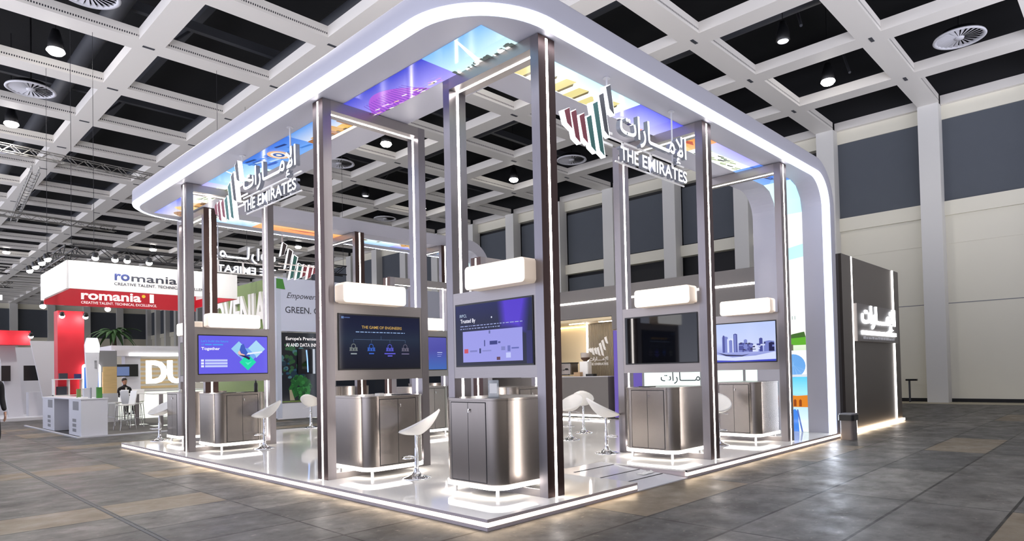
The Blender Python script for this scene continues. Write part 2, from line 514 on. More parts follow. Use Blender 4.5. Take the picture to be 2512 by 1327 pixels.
# ceiling lamps and round air diffusers hang in the coffers
def cof(i, j): return 1.85 + 3.885 * i, 1.10 + 3.97 * j
lensm = pm('lit_lamp_lens', (1, 1, 1, 1), .4, 0, (1, .95, .88, 1), 30)
offm = pm('dim_lamp_lens', (1, 1, 1, 1), .2, 0, (.9, .92, 1, 1), .6)
b = MB(); b.lathe([(.04, .62), (.10, .60), (.2, .25), (.21, .03), (.19, 0)]); housing = b.mesh('housing', M['black'])
b = MB(); b.lathe([(.22, -.005), (.24, -.06), (.17, -.14), (.02, -.16)]); lens = b.mesh('lens', lensm)  # lit lens oversized to imitate the glow around the lamp
b = MB(); b.lathe([(.17, .005), (.15, -.02), (.02, -.03)]); lens_off = b.mesh('lens', offm)
b = MB(); b.tube([(0, 0, .6), (0, 0, 3.5)], .012, 6); cord = b.mesh('cord', M['black'])
LAMPS = [(-.5, 4.5, 1, 'leftmost lit ceiling lamp, upper left in the coffered ceiling'),
         (-.5, 6.5, 1, 'lit ceiling lamp at the left edge, below the first one'),
         (2.5, 4.5, 1, 'lit ceiling lamp seen through the second tall portal from the left'),
         (4.5, 4.5, 1, 'lit ceiling lamp seen through the portal at the near corner'),
         (4.5, .5, 1, 'lit ceiling lamp over the right wall, beyond the canopy'),
         (3.5, .5, 0, 'unlit ceiling lamp in a coffer at upper right'),
         (3.5, 6.5, 0, 'small dim ceiling lamp seen through the second left portal'),
         (2.5, 12.5, 1, 'distant lit ceiling lamp above the red and white fascia'),
         (4.5, 10.5, 1, 'distant lit ceiling lamp between the back hanging sign and canopy'),
         (-.5, 8.5, 1, None), (2.5, 2.5, 1, None), (4.5, 6.5, 1, None), (2.5, 8.5, 1, None), (-.5, 2.5, 1, None), (-.5, .5, 1, None), (.5, 14.5, 1, None), (3.5, 16.5, 1, None), (.5, 19.5, 1, None), (3.5, 22.5, 1, None)]  # None entries: near left and farthest lamps added to brighten floor and far wall
for i, j, lit, lab in LAMPS:
    x, y = cof(i, j)
    t = thing('ceiling_lamp', lab or 'lit ceiling lamp hidden or out of view, some added to brighten the hall', 'lamp', (x, y, HC - .02), 0, 'ceiling lamps')
    put('housing', housing, t); put('lens', lens if lit else lens_off, t); put('cord', cord, t)
    if lit:
        l = bpy.data.lights.new('lamp_light', 'SPOT'); l.energy = LAMP_W * (5 if i < 0 else 4 if y > 40 else 1); l.spot_size = 2.7; l.spot_blend = .6
        l.shadow_soft_size = .25; l.color = (1, .95, .88)
        put('lamp_light', l, t, (0, 0, -.2))
b = MB()
for k in range(24):
    a0, a1 = 2 * PI * k / 24, 2 * PI * (k + .72) / 24
    q = lambda r, a, z: (r * math.cos(a), r * math.sin(a), z)
    b.quad(q(.12, a0, .02), q(.62, a0, .0), q(.62, a1, .03), q(.12, a1, .03))
vanes = b.mesh('vanes', M['lgrey'])
b = MB(); b.lathe([(.60, .05), (.70, .05), (.72, .0), (.68, -.02), (.62, .0), (.60, .05)], n=40); ring = b.mesh('rim', M['lgrey'])
b = MB(); b.lathe([(.14, .04), (.12, -.01), (.03, -.02)]); hub = b.mesh('hub', M['lgrey'])
b = MB(); b.lathe([(.58, .06), (.5, .22), (.2, .3)]); b.tube([(0, 0, .3), (0, 0, 3.545)], .03, 6); body = b.mesh('plenum', M['black'])
for i, j, lab in [(-.5, 3.5, 'round slatted air diffuser cut by the top edge of the photo'),
                  (-.5, 5.5, 'round slatted air diffuser under the leftmost lit lamp'),
                  (-.5, 7.5, 'round air diffuser at the left edge, below the lower lamp'),
                  (4.5, -.5, 'dark round air diffuser in the upper right corner'),
                  (2.5, 5.5, 'round air diffuser right of the long left portal post'),
                  (4.5, 3.5, 'round air diffuser behind the maroon and green sign bars'),
                  (4.5, 7.5, 'round air diffuser just above the back canopy arm')]:
    x, y = cof(i, j)
    t = thing('air_diffuser', lab, 'air vent', (x, y, HC), 0, 'round air diffusers in the ceiling')
    put('rim', ring, t); put('vanes', vanes, t); put('hub', hub, t); put('plenum', body, t)

# lattice trusses hung below the ceiling on the left
def truss(label, p, q, mat, w=.28, nbar=None, fr=(.12, .88), top=HC):
    p, q = Vector(p), Vector(q)
    d = (q - p); L = d.length; d.normalize()
    u = d.cross(Vector((0, 0, 1))).normalized() * (w / 2); up = Vector((0, 0, w))
    t = thing('lattice_truss', label, 'truss')
    b = MB()
    for o in (u, -u, u + up, -u + up): b.tube([p + o, q + o], .026, 6)
    b.build('chords', mat, t)
    b = MB(); n = nbar or int(L / w / 1.1)
    for k in range(n):
        a, c = p + d * (L * k / n), p + d * (L * (k + 1) / n)
        for s in (u, -u): b.tube([a + s, c + s + up] if k % 2 else [a + s + up, c + s], .012, 4)
        b.tube([a - u, c + u] if k % 2 else [a + u, c - u], .012, 4)
    b.build('lacing', mat, t)
    b = MB()
    for k in fr:
        a = p + d * (L * k) + up
        b.tube([a, (a.x, a.y, top)], .006, 5)
    b.build('hanger', mat, t)
    return t
truss('pale lattice truss running away under the ceiling at upper left', (1.2, 30.4, 10.75), (2.0, 42.0, 10.75), M['truss'])
truss('pale lattice truss crossing above the canopy tip at left', (-2.5, 27.5, 10.7), (7.2, 28.4, 10.7), M['truss'])
truss('pale lattice truss crossing at the far end of the other one', (-3, 38.5, 10.4), (6.4, 39.6, 10.4), M['truss'])
truss('black lattice truss right above the white and red fascia', (-.1, 17.1, 5.12), (4.4, 17.1, 5.12), M['blacktruss'], .3)
truss('black lattice truss along the left side of the fascia', (-.05, 17.28, 5.12), (-.05, 20.8, 5.12), M['blacktruss'], .3, fr=(.01, .96))
truss('dark distant truss low at the left edge of the photo', (-3, 46, 8.4), (2.4, 47, 8.4), M['blacktruss'], .4)
truss('dark distant truss behind the left end of the fascia', (-2, 56, 8.8), (4, 58, 8.8), M['blacktruss'], .4)
truss('dark lattice truss hanging above the green wall', (4.6, 19.4, 5.7), (9.6, 19.2, 5.7), M['blacktruss'], .35, fr=(.22, .99))
# ================================================================== the stand
LY, LX = 12.71, 10.95
NX0, NX1, NY = 2.585, 3.819, 1.55      # ramp notch
plat = thing('stand_platform', 'raised glossy white floor of the stand with glowing edges', 'platform')
b = MB()
b.prism([(0, 0), (NX0, 0), (NX0, NY), (NX1, NY), (NX1, 0), (10.68, 0), (10.68, 1.72), (LX, 1.72), (LX, LY), (0, LY)], ZP - .022, ZP)
b.mi = 1
b.prism([(.02, .02), (NX0 - .01, .02), (NX0 - .01, NY), (NX1 + .01, NY), (NX1 + .01, .02), (10.68, .02), (10.68, 1.72), (LX, 1.72), (LX, LY - .02), (.02, LY - .02)], 0, ZP - .022)
b.build('deck', [M['deck'], M['deckedge']], plat)
def edge(name, p0, p1, z0, z1, out, mat):
    (x0, y0), (x1, y1) = p0, p1
    b = MB()
    if y0 == y1: b.box(x0, x1, y0 - out, y0 + .03, z0, z1)
    else: b.box(x0 - out, x0 + .03, y0, y1, z0, z1)
    return b.build(name, mat, plat)
for p0, p1 in (((0, 0), (NX0, 0)), ((NX1, 0), (10.66, 0)), ((0, 0), (0, LY))):
    edge('led_strip', p0, p1, .038, .084, -.006, M['ledfloor'])
    edge('edge_trim', p0, p1, .084, ZP - .001, .004, M['deckedge'])
    edge('edge_trim', p0, p1, .0, .038, .004, M['deckedge'])
b = MB()
b.quad((NX0, 0, .012), (NX1, 0, .012), (NX1, NY, ZP - .002), (NX0, NY, ZP - .002))
b.quad((NX0, 0, 0), (NX1, 0, 0), (NX1, 0, .012), (NX0, 0, .012))
b.build('ramp', pm('ramp_panel', srgb(226, 226, 230), .12), plat)
for y in (.40, .80, 1.28):
    z = .012 + (ZP - .014) * y / NY
    b = MB(); b.box(NX0 + .26, NX1 - .02, y - .011, y + .011, z - .002, z + .004); b.build('grip_strip', M['strip'], plat)
# crumpled paper left by the ramp
b = MB()
rng = random.Random(3)
g = {}
for i in range(7):
    for j in range(4):
        g[i, j] = b.vert((i * .05 - .15 + rng.uniform(-.012, .012), j * .04 - .06 + rng.uniform(-.012, .012), rng.uniform(.0, .045) if 0 < i < 6 and 0 < j < 3 else .004))
for i in range(6):
    for j in range(3): b.face((g[i, j], g[i + 1, j], g[i + 1, j + 1], g[i, j + 1]))
o = b.build('crumpled_paper', M['white']); o.location = (3.62, .56, .052)
sol = o.modifiers.new('thickness', 'SOLIDIFY'); sol.thickness = .003
tag(o, 'crumpled white paper lying at the top of the platform ramp', 'paper')

# ------------------------------------------------------------------ canopy: U in plan, both long arms bend down into legs
T = .347; AW = 1.69; RI = .60; RC = 1.15; XL = 9.88
can = thing('canopy', 'white rounded canopy band with glowing edge that bends down into legs', 'canopy')
def stations():
    st = []
    def leg(y, L):
        out = [((XL, y, ZP), L, (1, 0, 0)), ((XL, y, ZS - RI), L, (1, 0, 0))]
        for k in range(1, 13):
            a = .5 * PI * k / 12
            out.append(((XL - RI + RI * math.cos(a), y, ZS - RI + RI * math.sin(a)), L, (math.cos(a), 0, math.sin(a))))
        return out
    st += leg(0, (0, -1, 0))
    for k in range(17):
        a = -.5 * PI - .5 * PI * k / 16
        st.append(((RC + RC * math.cos(a), RC + RC * math.sin(a), ZS), (math.cos(a), math.sin(a), 0), (0, 0, 1)))
    for k in range(17):
        a = PI - .5 * PI * k / 16
        st.append(((RC + RC * math.cos(a), LY - RC + RC * math.sin(a), ZS), (math.cos(a), math.sin(a), 0), (0, 0, 1)))
    st += leg(LY, (0, 1, 0))[::-1]
    return st
ST = [(Vector(p), Vector(l), Vector(n)) for p, l, n in stations()]
def sweep(b, prof, sm=True):
    rows = [[b.vert(p + l * u + n * v) for u, v in prof] for p, l, n in ST]
    for a, c in zip(rows, rows[1:]):
        for k in range(len(prof) - 1): b.face((a[k], c[k], c[k + 1], a[k + 1]), sm=sm)
b = MB()
sweep(b, [(-.006, .062), (0, .07), (0, T - .03), (-.008, T - .008), (-.03, T)])
flat = [(p, l, n) for p, l, n in ST if n.z > .999]
outl = [p - l * .14 for p, l, n in flat]
xe = XL - RI
inner = [Vector((xe, LY - AW, ZS)), Vector((AW, LY - AW, ZS)), Vector((AW, AW, ZS)), Vector((xe, AW, ZS))]
b.face([b.vert(p) for p in outl + inner])
outt = [p - l * .03 + Vector((0, 0, T)) for p, l, n in flat]
b.face([b.vert(p) for p in outt + [q + Vector((0, 0, T)) for q in inner]][::-1])
for p, q in zip(inner, inner[1:]): b.quad(p, q, q + Vector((0, 0, T)), p + Vector((0, 0, T)))
for y, s in ((0, 1), (LY, -1)):
    leg = [(p, n) for p, l, n in ST if abs(p.y - y) < 1e-4 and p.x >= xe - 1e-4]
    for (p, n), (q, m) in zip(leg, leg[1:]):
        up = lambda p_, n_, o, t: p_ + Vector((0, s * o, 0)) + n_ * t
        b.quad(up(p, n, .14, 0), up(q, m, .14, 0), up(q, m, AW, 0), up(p, n, AW, 0))
        b.quad(up(p, n, .03, T), up(q, m, .03, T), up(q, m, AW, T), up(p, n, AW, T))
        b.quad(up(p, n, AW, 0), up(q, m, AW, 0), up(q, m, AW, T), up(p, n, AW, T))
b.build('shell', M['canopy'], can)
b = MB(); sweep(b, [(-.105, -.010), (-.07, -.006), (-.03, .018), (-.010, .034)])
b.build('led_band', M['ledblue'], can)
b = MB(); sweep(b, [(-.145, -.001), (-.125, -.007), (-.105, -.010)]); sweep(b, [(-.010, .034), (.0, .048), (.003, .066)])
b.build('led_glow', M['ledhalo'], can)  # bluish glow beside the LED band, imitated by faintly emitting flanks

# ---- lit picture panels set in the underside and down the leg
def picture(name, P, L, W, bg, shapes, label=None):
    """P(s,t) -> point; s along 0..L, t 0 (outer, top of the picture) .. W (inner, bottom)"""
    b = MB(); mats = [bg]
    n = max(1, int(L / .25))
    for k in range(n):
        s0, s1 = L * k / n, L * (k + 1) / n
        b.quad(P(s0, 0, 0), P(s1, 0, 0), P(s1, W, 0), P(s0, W, 0), [(s0 / L, 1), (s1 / L, 1), (s1 / L, 0), (s0 / L, 0)])
    for d, (mat, pts) in enumerate(shapes):
        if mat not in mats: mats.append(mat)
        b.mi = mats.index(mat)
        b.face([b.vert(P(s * L, t * W, .002 + .0006 * d)) for s, t in pts])
    o = b.build(name, mats, can)
    if label: o['label'] = label
    return o
def sky(top, bot, s=1.15): return grad([(0, bot), (1, top)], s)
def skyline(rng, n, mat, lo, hi, base=1.0, w=.06):
    out = []
    for k in range(n):
        s = rng.uniform(.02, .95); h = rng.uniform(lo, hi); ww = rng.uniform(.4, 1) * w
        out.append((mat, [(s, base), (s + ww, base), (s + ww, base - h), (s + ww * .5, base - h * 1.08), (s, base - h)]))
    return out
def lump(s0, s1, t0, t1, mat, n=14, pw=1.0):
    return (mat, [(s0, t1)] + [(s0 + (s1 - s0) * k / n, t1 - (t1 - t0) * math.sin(PI * k / n) ** pw) for k in range(1, n)] + [(s1, t1)])
rg = random.Random(11)
PO, PW = .565, .58       # offset of the strip from the outer edge and its width
ZPIC = ZS - .006
def art(kind):
    W8 = em((250, 250, 245), 1.2)
    if kind == 'spire':
        sh = [(W8, [(.40, 0), (.43, 0), (.60, .8), (.66, 1), (.50, 1), (.53, .8)])]
        sh += skyline(rg, 16, em((90, 100, 96)), .05, .16) + skyline(rg, 16, W8, .04, .14)
        return sky((120, 180, 240), (214, 248, 252)), sh
    if kind == 'dome':
        sh = [lump(.30, 1.0, .25, 1.0, em((176, 92, 222)), 20, .8)]
        for k in range(16):
            s = .34 + .6 * k / 15
            sh.append((em((112, 62, 190)), [(s, .98), (s + .012, .98), (.65 + (s - .65) * .8 + .006, .42), (.65 + (s - .65) * .8, .42)]))
        for k in range(26):
            s = rg.uniform(.1, .95); t = rg.uniform(.72, .95)
            sh.append((em(rg.choice([(250, 220, 170), (255, 250, 240), (60, 40, 80), (220, 160, 240)])), [(s, t), (s + .05, t - .02), (s + .05, t + .01), (s, t + .04)]))
        return sky((56, 66, 200), (170, 160, 250)), sh
    if kind == 'fort':
        sh = []
        for k in range(9):
            s = k * .11; t = .35 + .3 * abs(math.sin(k * 1.7))
            sh.append((em(((236, 190, 96), (214, 160, 80), (168, 110, 64))[k % 3]), [(s, 1), (s + .13, 1), (s + .12, t), (s + .02, t)]))
        sh += skyline(rg, 12, em((92, 66, 50)), .1, .3) + [(em((255, 246, 226), 1.2), [(0, .9), (1, .86), (1, 1), (0, 1)])]
        return sky((90, 150, 225), (240, 240, 235)), sh
    if kind == 'city':
        sh = []
        for k in range(20):
            s = rg.uniform(0, .9); t = rg.uniform(.1, .85)
            sh.append((em(rg.choice([(40, 90, 190), (70, 130, 215), (24, 50, 120), (190, 220, 250)])), [(s, t), (s + .16, t - .08), (s + .16, t), (s, t + .1)]))
        for r, c in ((.28, (244, 190, 140)), (.20, (240, 235, 230)), (.14, (50, 90, 170)), (.07, (250, 240, 225))):
            sh.append((em(c), [(.5 + .4 * r * math.cos(2 * PI * k / 20), .5 + 1.2 * r * math.sin(2 * PI * k / 20)) for k in range(20)]))
        return sky((50, 110, 215), (120, 170, 235)), sh
    if kind == 'gold':
        sh = [lump(.05, .4, .5, 1, em((206, 150, 60))), lump(.3, .7, .3, 1, em((238, 206, 130))), lump(.6, 1, .55, 1, em((160, 110, 60)))]
        return sky((90, 110, 220), (250, 240, 214)), sh + skyline(rg, 8, em((90, 60, 40)), .1, .2)
    if kind == 'ruin':
        sh = []
        for k in range(7):
            s = .05 + k * .13
            sh.append((em((238, 224, 150)), [(s, 1), (s + .07, .95), (s + .07, .3 + .1 * (k % 3)), (s, .35 + .1 * (k % 3))]))
            sh.append((em((120, 104, 60)), [(s + .07, .95), (s + .09, .95), (s + .09, .5), (s + .07, .4)]))
        return sky((190, 244, 255), (255, 255, 244), 1.4), sh
    if kind == 'night':
        sh = skyline(rg, 16, W8, .04, .2) + skyline(rg, 8, em((236, 150, 130)), .04, .12) + skyline(rg, 8, em((60, 60, 90)), .05, .2)
        return sky((72, 74, 232), (200, 200, 255)), sh
    if kind == 'green':
        sh = [(em((238, 246, 232), 1.2), [(.2, .5), (1, .35), (1, 1), (.1, 1)])]
        for k in range(22):
            s = rg.uniform(.05, .9); t = rg.uniform(.45, .95)
            sh.append((em(rg.choice([(90, 120, 80), (150, 170, 110), (40, 50, 46), (210, 224, 180)])), [(s, t), (s + .1, t - .06), (s + .12, t - .03), (s + .03, t + .04)]))
        return sky((170, 166, 250), (236, 250, 255), 1.2), sh
    if kind == 'orange':
        return sky((250, 140, 50), (255, 170, 90)), [(em((190, 70, 34)), [(.30, .6), (.5, .45), (.75, .6), (.5, .66)]), (em((255, 196, 120)), [(0, .8), (.4, .74), (1, .85), (1, 1), (0, 1)])]
    return sky((140, 190, 240), (225, 245, 255)), skyline(rg, 10, W8, .05, .3) + skyline(rg, 8, em((120, 100, 50)), .05, .25)
def arm(kinds, lens, frame):
    s = 0
    for k, l in zip(kinds, lens):
        bg, sh = art(k)
        picture('picture_panel', (lambda a, t, d, s=s: frame(s + a, t, d)), l, PW, bg, sh)
        s += l
left = lambda s, t, d: Vector((PO + t, PO + s, ZPIC - d))
right = lambda s, t, d: Vector((PO + PW + s, PO + t, ZPIC - d))
back = lambda s, t, d: Vector((PO + s, LY - PO - t, ZPIC - d))
arm(['spire', 'dome', 'fort', 'city', 'spire', 'green', 'gold'], [1.12, 1.95, 1.7, 1.85, 1.6, 1.6, LY - 2 * PO - 9.82], left)
arm(['ruin', 'night', 'orange', 'green', 'city'], [2.58, 1.6, .75, 1.75, xe - PO - PW - 6.68], right)
arm(['plain', 'orange', 'plain', 'gold', 'plain'], [1.7, 2.6, 1.6, 1.3, xe - PO - 7.2], lambda s, t, d: Vector((PO + PW + s, LY - PO - t, ZPIC - d)) if s > -1 else None)
def archf(y0, sg):
    def f(s, t, d):
        a = .5 * PI - s / RI
        r = RI - .006 - d
        return Vector((XL - RI + r * math.cos(a), y0 + sg * (PO + t), ZS - RI + r * math.sin(a)))
    return f
for y0, sg in ((0, 1), (LY, -1)):
    P = archf(y0, sg)
    picture('picture_panel', P, .5 * PI * RI, PW, grad([(0, (214, 250, 252)), (1, (190, 240, 255))], 1.25),
            [(em((70, 130, 200)), [(.05, .2), (.12, .0), (.15, .0), (.08, .3)]), (em((60, 100, 180)), [(.2, .4), (.25, .1), (.29, .1), (.24, .5)])])
    def lf(z1): return lambda s, t, d, z1=z1: Vector((XL - .006 - d, y0 + sg * (PO + PW - s), z1 - t))
    segs = [(ZS - RI, 2.35, (255, 255, 255), (248, 252, 252), [(em((196, 244, 250), 1.1), [(.25, .30), (1, .27), (1, .38), (.25, .40)])] + [(em((190, 205, 200)), [(.3 + .1 * k, .88), (.34 + .1 * k, .88), (.34 + .1 * k, .91), (.3 + .1 * k, .91)]) for k in range(4)]),
            (2.35, 1.9, (250, 252, 240), (214, 230, 200), [(em((100, 180, 50)), [(0, .42), (1, .36), (1, .74), (0, .74)]), (em((70, 110, 50)), [(.1, .4), (.5, .2), (.95, .1), (1, .36), (0, .44)]), (em((110, 110, 90)), [(.45, .7), (.52, .7), (.52, 1), (.45, 1)])]),
            (1.9, 1.32, (240, 246, 252), (250, 252, 255), [(em((112, 174, 240)), [(.5 + .46 * math.cos(2 * PI * k / 24), .58 + .44 * math.sin(2 * PI * k / 24)) for k in range(24)]), *[(em((150, 200, 248)), [(.5 + .46 * math.cos(a) - .01, .58 + .44 * math.sin(a)), (.5 + .46 * math.cos(a) + .01, .58 + .44 * math.sin(a)), (.5 - .3 * math.cos(a), .58 - .40 * abs(math.sin(a)))]) for a in (.4, .8, 1.2, 1.6, 2.0, 2.4)], (em((220, 230, 240)), [(0, .93), (1, .90), (1, 1), (0, 1)])]),
            (1.32, .95, (90, 200, 240), (160, 230, 248), []),
            (.95, .66, (150, 226, 248), (240, 150, 50), [(em((232, 138, 40)), [(0, .2), (.3, .1), (.6, .16), (1, .1), (1, 1), (0, 1)])] + [(em((150, 70, 24)), [(.08 + .2 * k, .95), (.18 + .2 * k, .95), (.18 + .2 * k, .5), (.13 + .2 * k, .4), (.08 + .2 * k, .5)]) for k in range(4)]),
            (.66, ZP + .004, (190, 224, 250), (236, 252, 252), [(em((70, 140, 240)), [(.32, 1), (.66, 1), (.62, .2), (.52, .08), (.40, .14)]), (em((90, 120, 200)), [(.74, 1), (.80, 1), (.64, .1), (.58, .1)]), (em((150, 160, 210)), [(.06, 1), (.14, 1), (.13, .5), (.08, .5)])])]
    if sg == -1: segs = segs[:2]
    for z1, z0, ct, cb, sh in segs:
        picture('picture_panel', lf(z1), PW, z1 - z0, grad([(0, cb), (1, ct)], 1.15), sh)
# ------------------------------------------------------------------ portal frames (local: x along the width, front faces -y)
PD, PT, PDX = 1.77, .131, .284
def portal_meshes(H, short=False):
    m = {}
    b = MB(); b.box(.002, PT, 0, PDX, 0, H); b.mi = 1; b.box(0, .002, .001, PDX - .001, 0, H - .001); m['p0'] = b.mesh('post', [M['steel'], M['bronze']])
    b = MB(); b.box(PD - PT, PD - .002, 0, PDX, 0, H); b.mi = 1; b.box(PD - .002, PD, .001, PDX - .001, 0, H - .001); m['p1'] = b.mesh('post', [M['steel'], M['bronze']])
    b = MB(); b.box(PT, PD - PT, 0, PDX, H - .15, H - .001); m['head'] = b.mesh('header_beam', M['steel_panel'])
    lc, lw = PDX * .5, .0185
    for k, (xa, xb, za, zb) in dict(lo0=(-.002, .006, .0, H - .02), lo1=(PD - .006, PD + .002, 0, H - .02)).items():
        b = MB(); b.box(xa, xb, lc - lw, lc + lw, za, zb); m[k] = b.mesh('led_strip', M['led'])
    for k, (xa, xb) in dict(li0=(PT - .006, PT + .003), li1=(PD - PT - .003, PD - PT + .006)).items():
        b = MB(); b.box(xa, xb, lc - lw, lc + lw, 2.62 - ZP, H - .142)
        m[k] = b.mesh('led_strip', M['led'])
        b = MB(); b.box(xa, xb, lc - lw, lc + lw, .17, 1.505 - ZP); m[k + 'b'] = b.mesh('led_strip', M['led'])
    b = MB(); b.box(PT, PD - PT, lc - lw, lc + lw, H - .153, H - .143); m['lh'] = b.mesh('led_strip', M['led'])
    z0, z1 = 1.505 - ZP, 2.62 - ZP
    b = MB(); b.box(PT + .001, PD - PT - .001, .002, .10, z0, z1); m['panel'] = b.mesh('screen_surround', M['steel_panel'])
    b = MB(); b.box(PT + .001, PD - PT - .001, .004, .03, 0, .085); m['base'] = b.mesh('base_plate', M['steel_panel'])
    b = MB(); b.prism(rrect(-.525, .525, 2.606 - ZP, 2.896 - ZP, .05), -.19, .04, 'y'); m['lbox'] = b.mesh('light_box', M['boxside'])
    b = MB(); b.prism(rrect(-.517, .517, 2.614 - ZP, 2.888 - ZP, .045), -.196, -.189, 'y'); m['lface'] = b.mesh('lit_face', M['lightbox'])
    tz0, tz1 = 1.663 - ZP, 2.456 - ZP
    b = MB(); b.box(.185, 1.60, -.012, .004, tz0 - .012, tz1 + .012); m['bez'] = b.mesh('screen', M['black'])
    return m
PTALL = portal_meshes(ZS - ZP - .008); PLOW = portal_meshes(3.82 - ZP)
SW, SH = 1.39, .776          # visible picture area of a screen
SX0, SZ0 = .1975, 1.663 - ZP + .008
def portal(label, x, y, rz, boxc, low=False, screen=None):
    m = PLOW if low else PTALL
    t = thing('portal_frame', label, 'portal', (x, y, ZP), rz, 'brushed steel portal frames of the stand')
    for k in ('p0', 'p1', 'head', 'panel', 'base', 'lo0', 'lo1', 'li0', 'li1', 'li0b', 'li1b', 'lh'): put(m[k].name.split('.')[0], m[k], t)
    lb = put('light_box', m['lbox'], t, (boxc, 0, 0)); put('lit_face', m['lface'], lb)
    s = put('screen', m['bez'], t)
    b = MB(); mats = []
    bg, sh, tx = screen if screen else (None, [], [])
    mats.append(bg or M['gloss'])
    P = lambda u, v, d=0: Vector((SX0 + u * SW, -.0135 - d, SZ0 + v * SH))
    b.quad(P(0, 0), P(1, 0), P(1, 1), P(0, 1), [(0, 0), (1, 0), (1, 1), (0, 1)])
    for d, (mt, pts) in enumerate(sh):
        if mt not in mats: mats.append(mt)
        b.mi = mats.index(mt); b.face([b.vert(P(u, v, .0006 + .0002 * d)) for u, v in pts])
    o = b.build('display', mats, s)
    for st, mt, u, v, w, h, bold in tx:
        p = P(u, v, .003)
        text('screen_lettering', st, mt, s, p.x, p.y, p.z, w * SW if w else None, h * SH if h else None, 0, bold)
    return t
def R(u0, u1, v0, v1): return [(u0, v0), (u1, v0), (u1, v1), (u0, v1)]
def disc(u, v, r, n=16, k=SW / SH): return [(u + r * math.cos(2 * PI * j / n), v + r * k * math.sin(2 * PI * j / n)) for j in range(n)]
def trusted():
    nav = grad([(0, (10, 14, 44)), (.7, (14, 20, 58)), (1, (22, 28, 84))], 1)
    sh = []
    for k in range(12):      # violet glow in the upper right corner
        f = k / 11
        sh.append((em((int(26 + 54 * f), int(26 + 26 * f), int(84 + 116 * f))), [(.56 + .10 * f, 1), (.98 - .08 * f, 1), (.94 - .10 * f, .46 + .14 * f), (.60 + .08 * f, .56 + .12 * f)]))
    sh += [(em((28, 26, 90)), R(.93, 1, 0, .5)), (em((150, 150, 226)), R(.10, .885, .05, .56)), (em((226, 232, 255)), disc(.50, .76, .008))]
    for u, v, w, h, c in ((.46, .50, .02, .05, (90, 96, 150)), (.395, .30, .014, .10, (60, 66, 130)), (.47, .32, .10, .06, (38, 44, 120)), (.58, .335, .03, .03, (70, 76, 140)), (.12, .20, .055, .07, (196, 70, 84)), (.20, .215, .10, .03, (120, 122, 190)),
                          (.33, .19, .022, .08, (30, 40, 96)), (.37, .215, .12, .022, (128, 130, 196)), (.62, .22, .05, .06, (120, 124, 190)), (.70, .20, .035, .09, (100, 106, 180)), (.75, .235, .09, .025, (96, 102, 176)), (.56, .07, .045, .05, (90, 50, 70)), (.68, .10, .06, .08, (190, 196, 246))):
        sh.append((em(c), R(u, u + w, v, v + h)))
    w = em((240, 240, 255)); d = em((150, 160, 210)); rr = random.Random(2)
    for v, u1 in ((.642, .86), (.597, .62)):       # two rows of print too small to read
        u = .07
        while u < u1:
            k = rr.uniform(.012, .05); sh.append((d, R(u, u + k, v, v + .014))); u += k + .012
    return nav, sh, [('IRPCL', em((190, 210, 235)), .06, .80, .10, .05, 0), ('Trusted By', w, .07, .685, .21, .085, .02)]
def game():
    rr = random.Random(6)
    bg = grad([(0, (6, 10, 28)), (.35, (14, 22, 46)), (.55, (26, 38, 60)), (.8, (14, 22, 52)), (1, (10, 16, 46))], 1)
    sh = []; ln = em((80, 100, 130))
    u = .19
    while u < .79:
        k = rr.uniform(.01, .05); sh.append((em((150, 180, 225)), R(u, min(.8, u + k), .682, .697))); u += k + .011
    sh += [(ln, R(.17, .80, .545, .552)), (ln, R(.49, .494, .545, .62))]
    for u, c in ((.16, (110, 116, 116)), (.37, (50, 90, 180)), (.60, (80, 84, 190)), (.80, (96, 92, 110))):
        sh += [(ln, R(u, u + .004, .49, .55)), (em(c), disc(u, .42, .028)), (em((14, 22, 46)), disc(u, .42, .02)), (em(c), R(u - .05, u + .05, .33, .34)), (em(c), R(u - .045, u - .02, .34, .40)), (em(c), R(u + .02, u + .045, .34, .40)), (em(c), R(u - .012, u + .012, .34, .39))]
    tx = [('THE GAME OF ENGINEERS', em((196, 160, 84)), .26, .755, .50, .055, .012)]
    sh += [(em(c), R(u - k, u + k, v, v + .022)) for u, k, v, c in ((.16, .035, .268, (150, 160, 165)), (.37, .03, .272, (60, 100, 200)), (.60, .07, .272, (96, 92, 214)), (.60, .03, .228, (96, 92, 214)), (.80, .05, .268, (106, 100, 130)))]
    return bg, sh + [(em((90, 120, 170)), R(.02, .05, .93, .97)), (em((70, 90, 140)), R(.055, .12, .94, .96))], tx
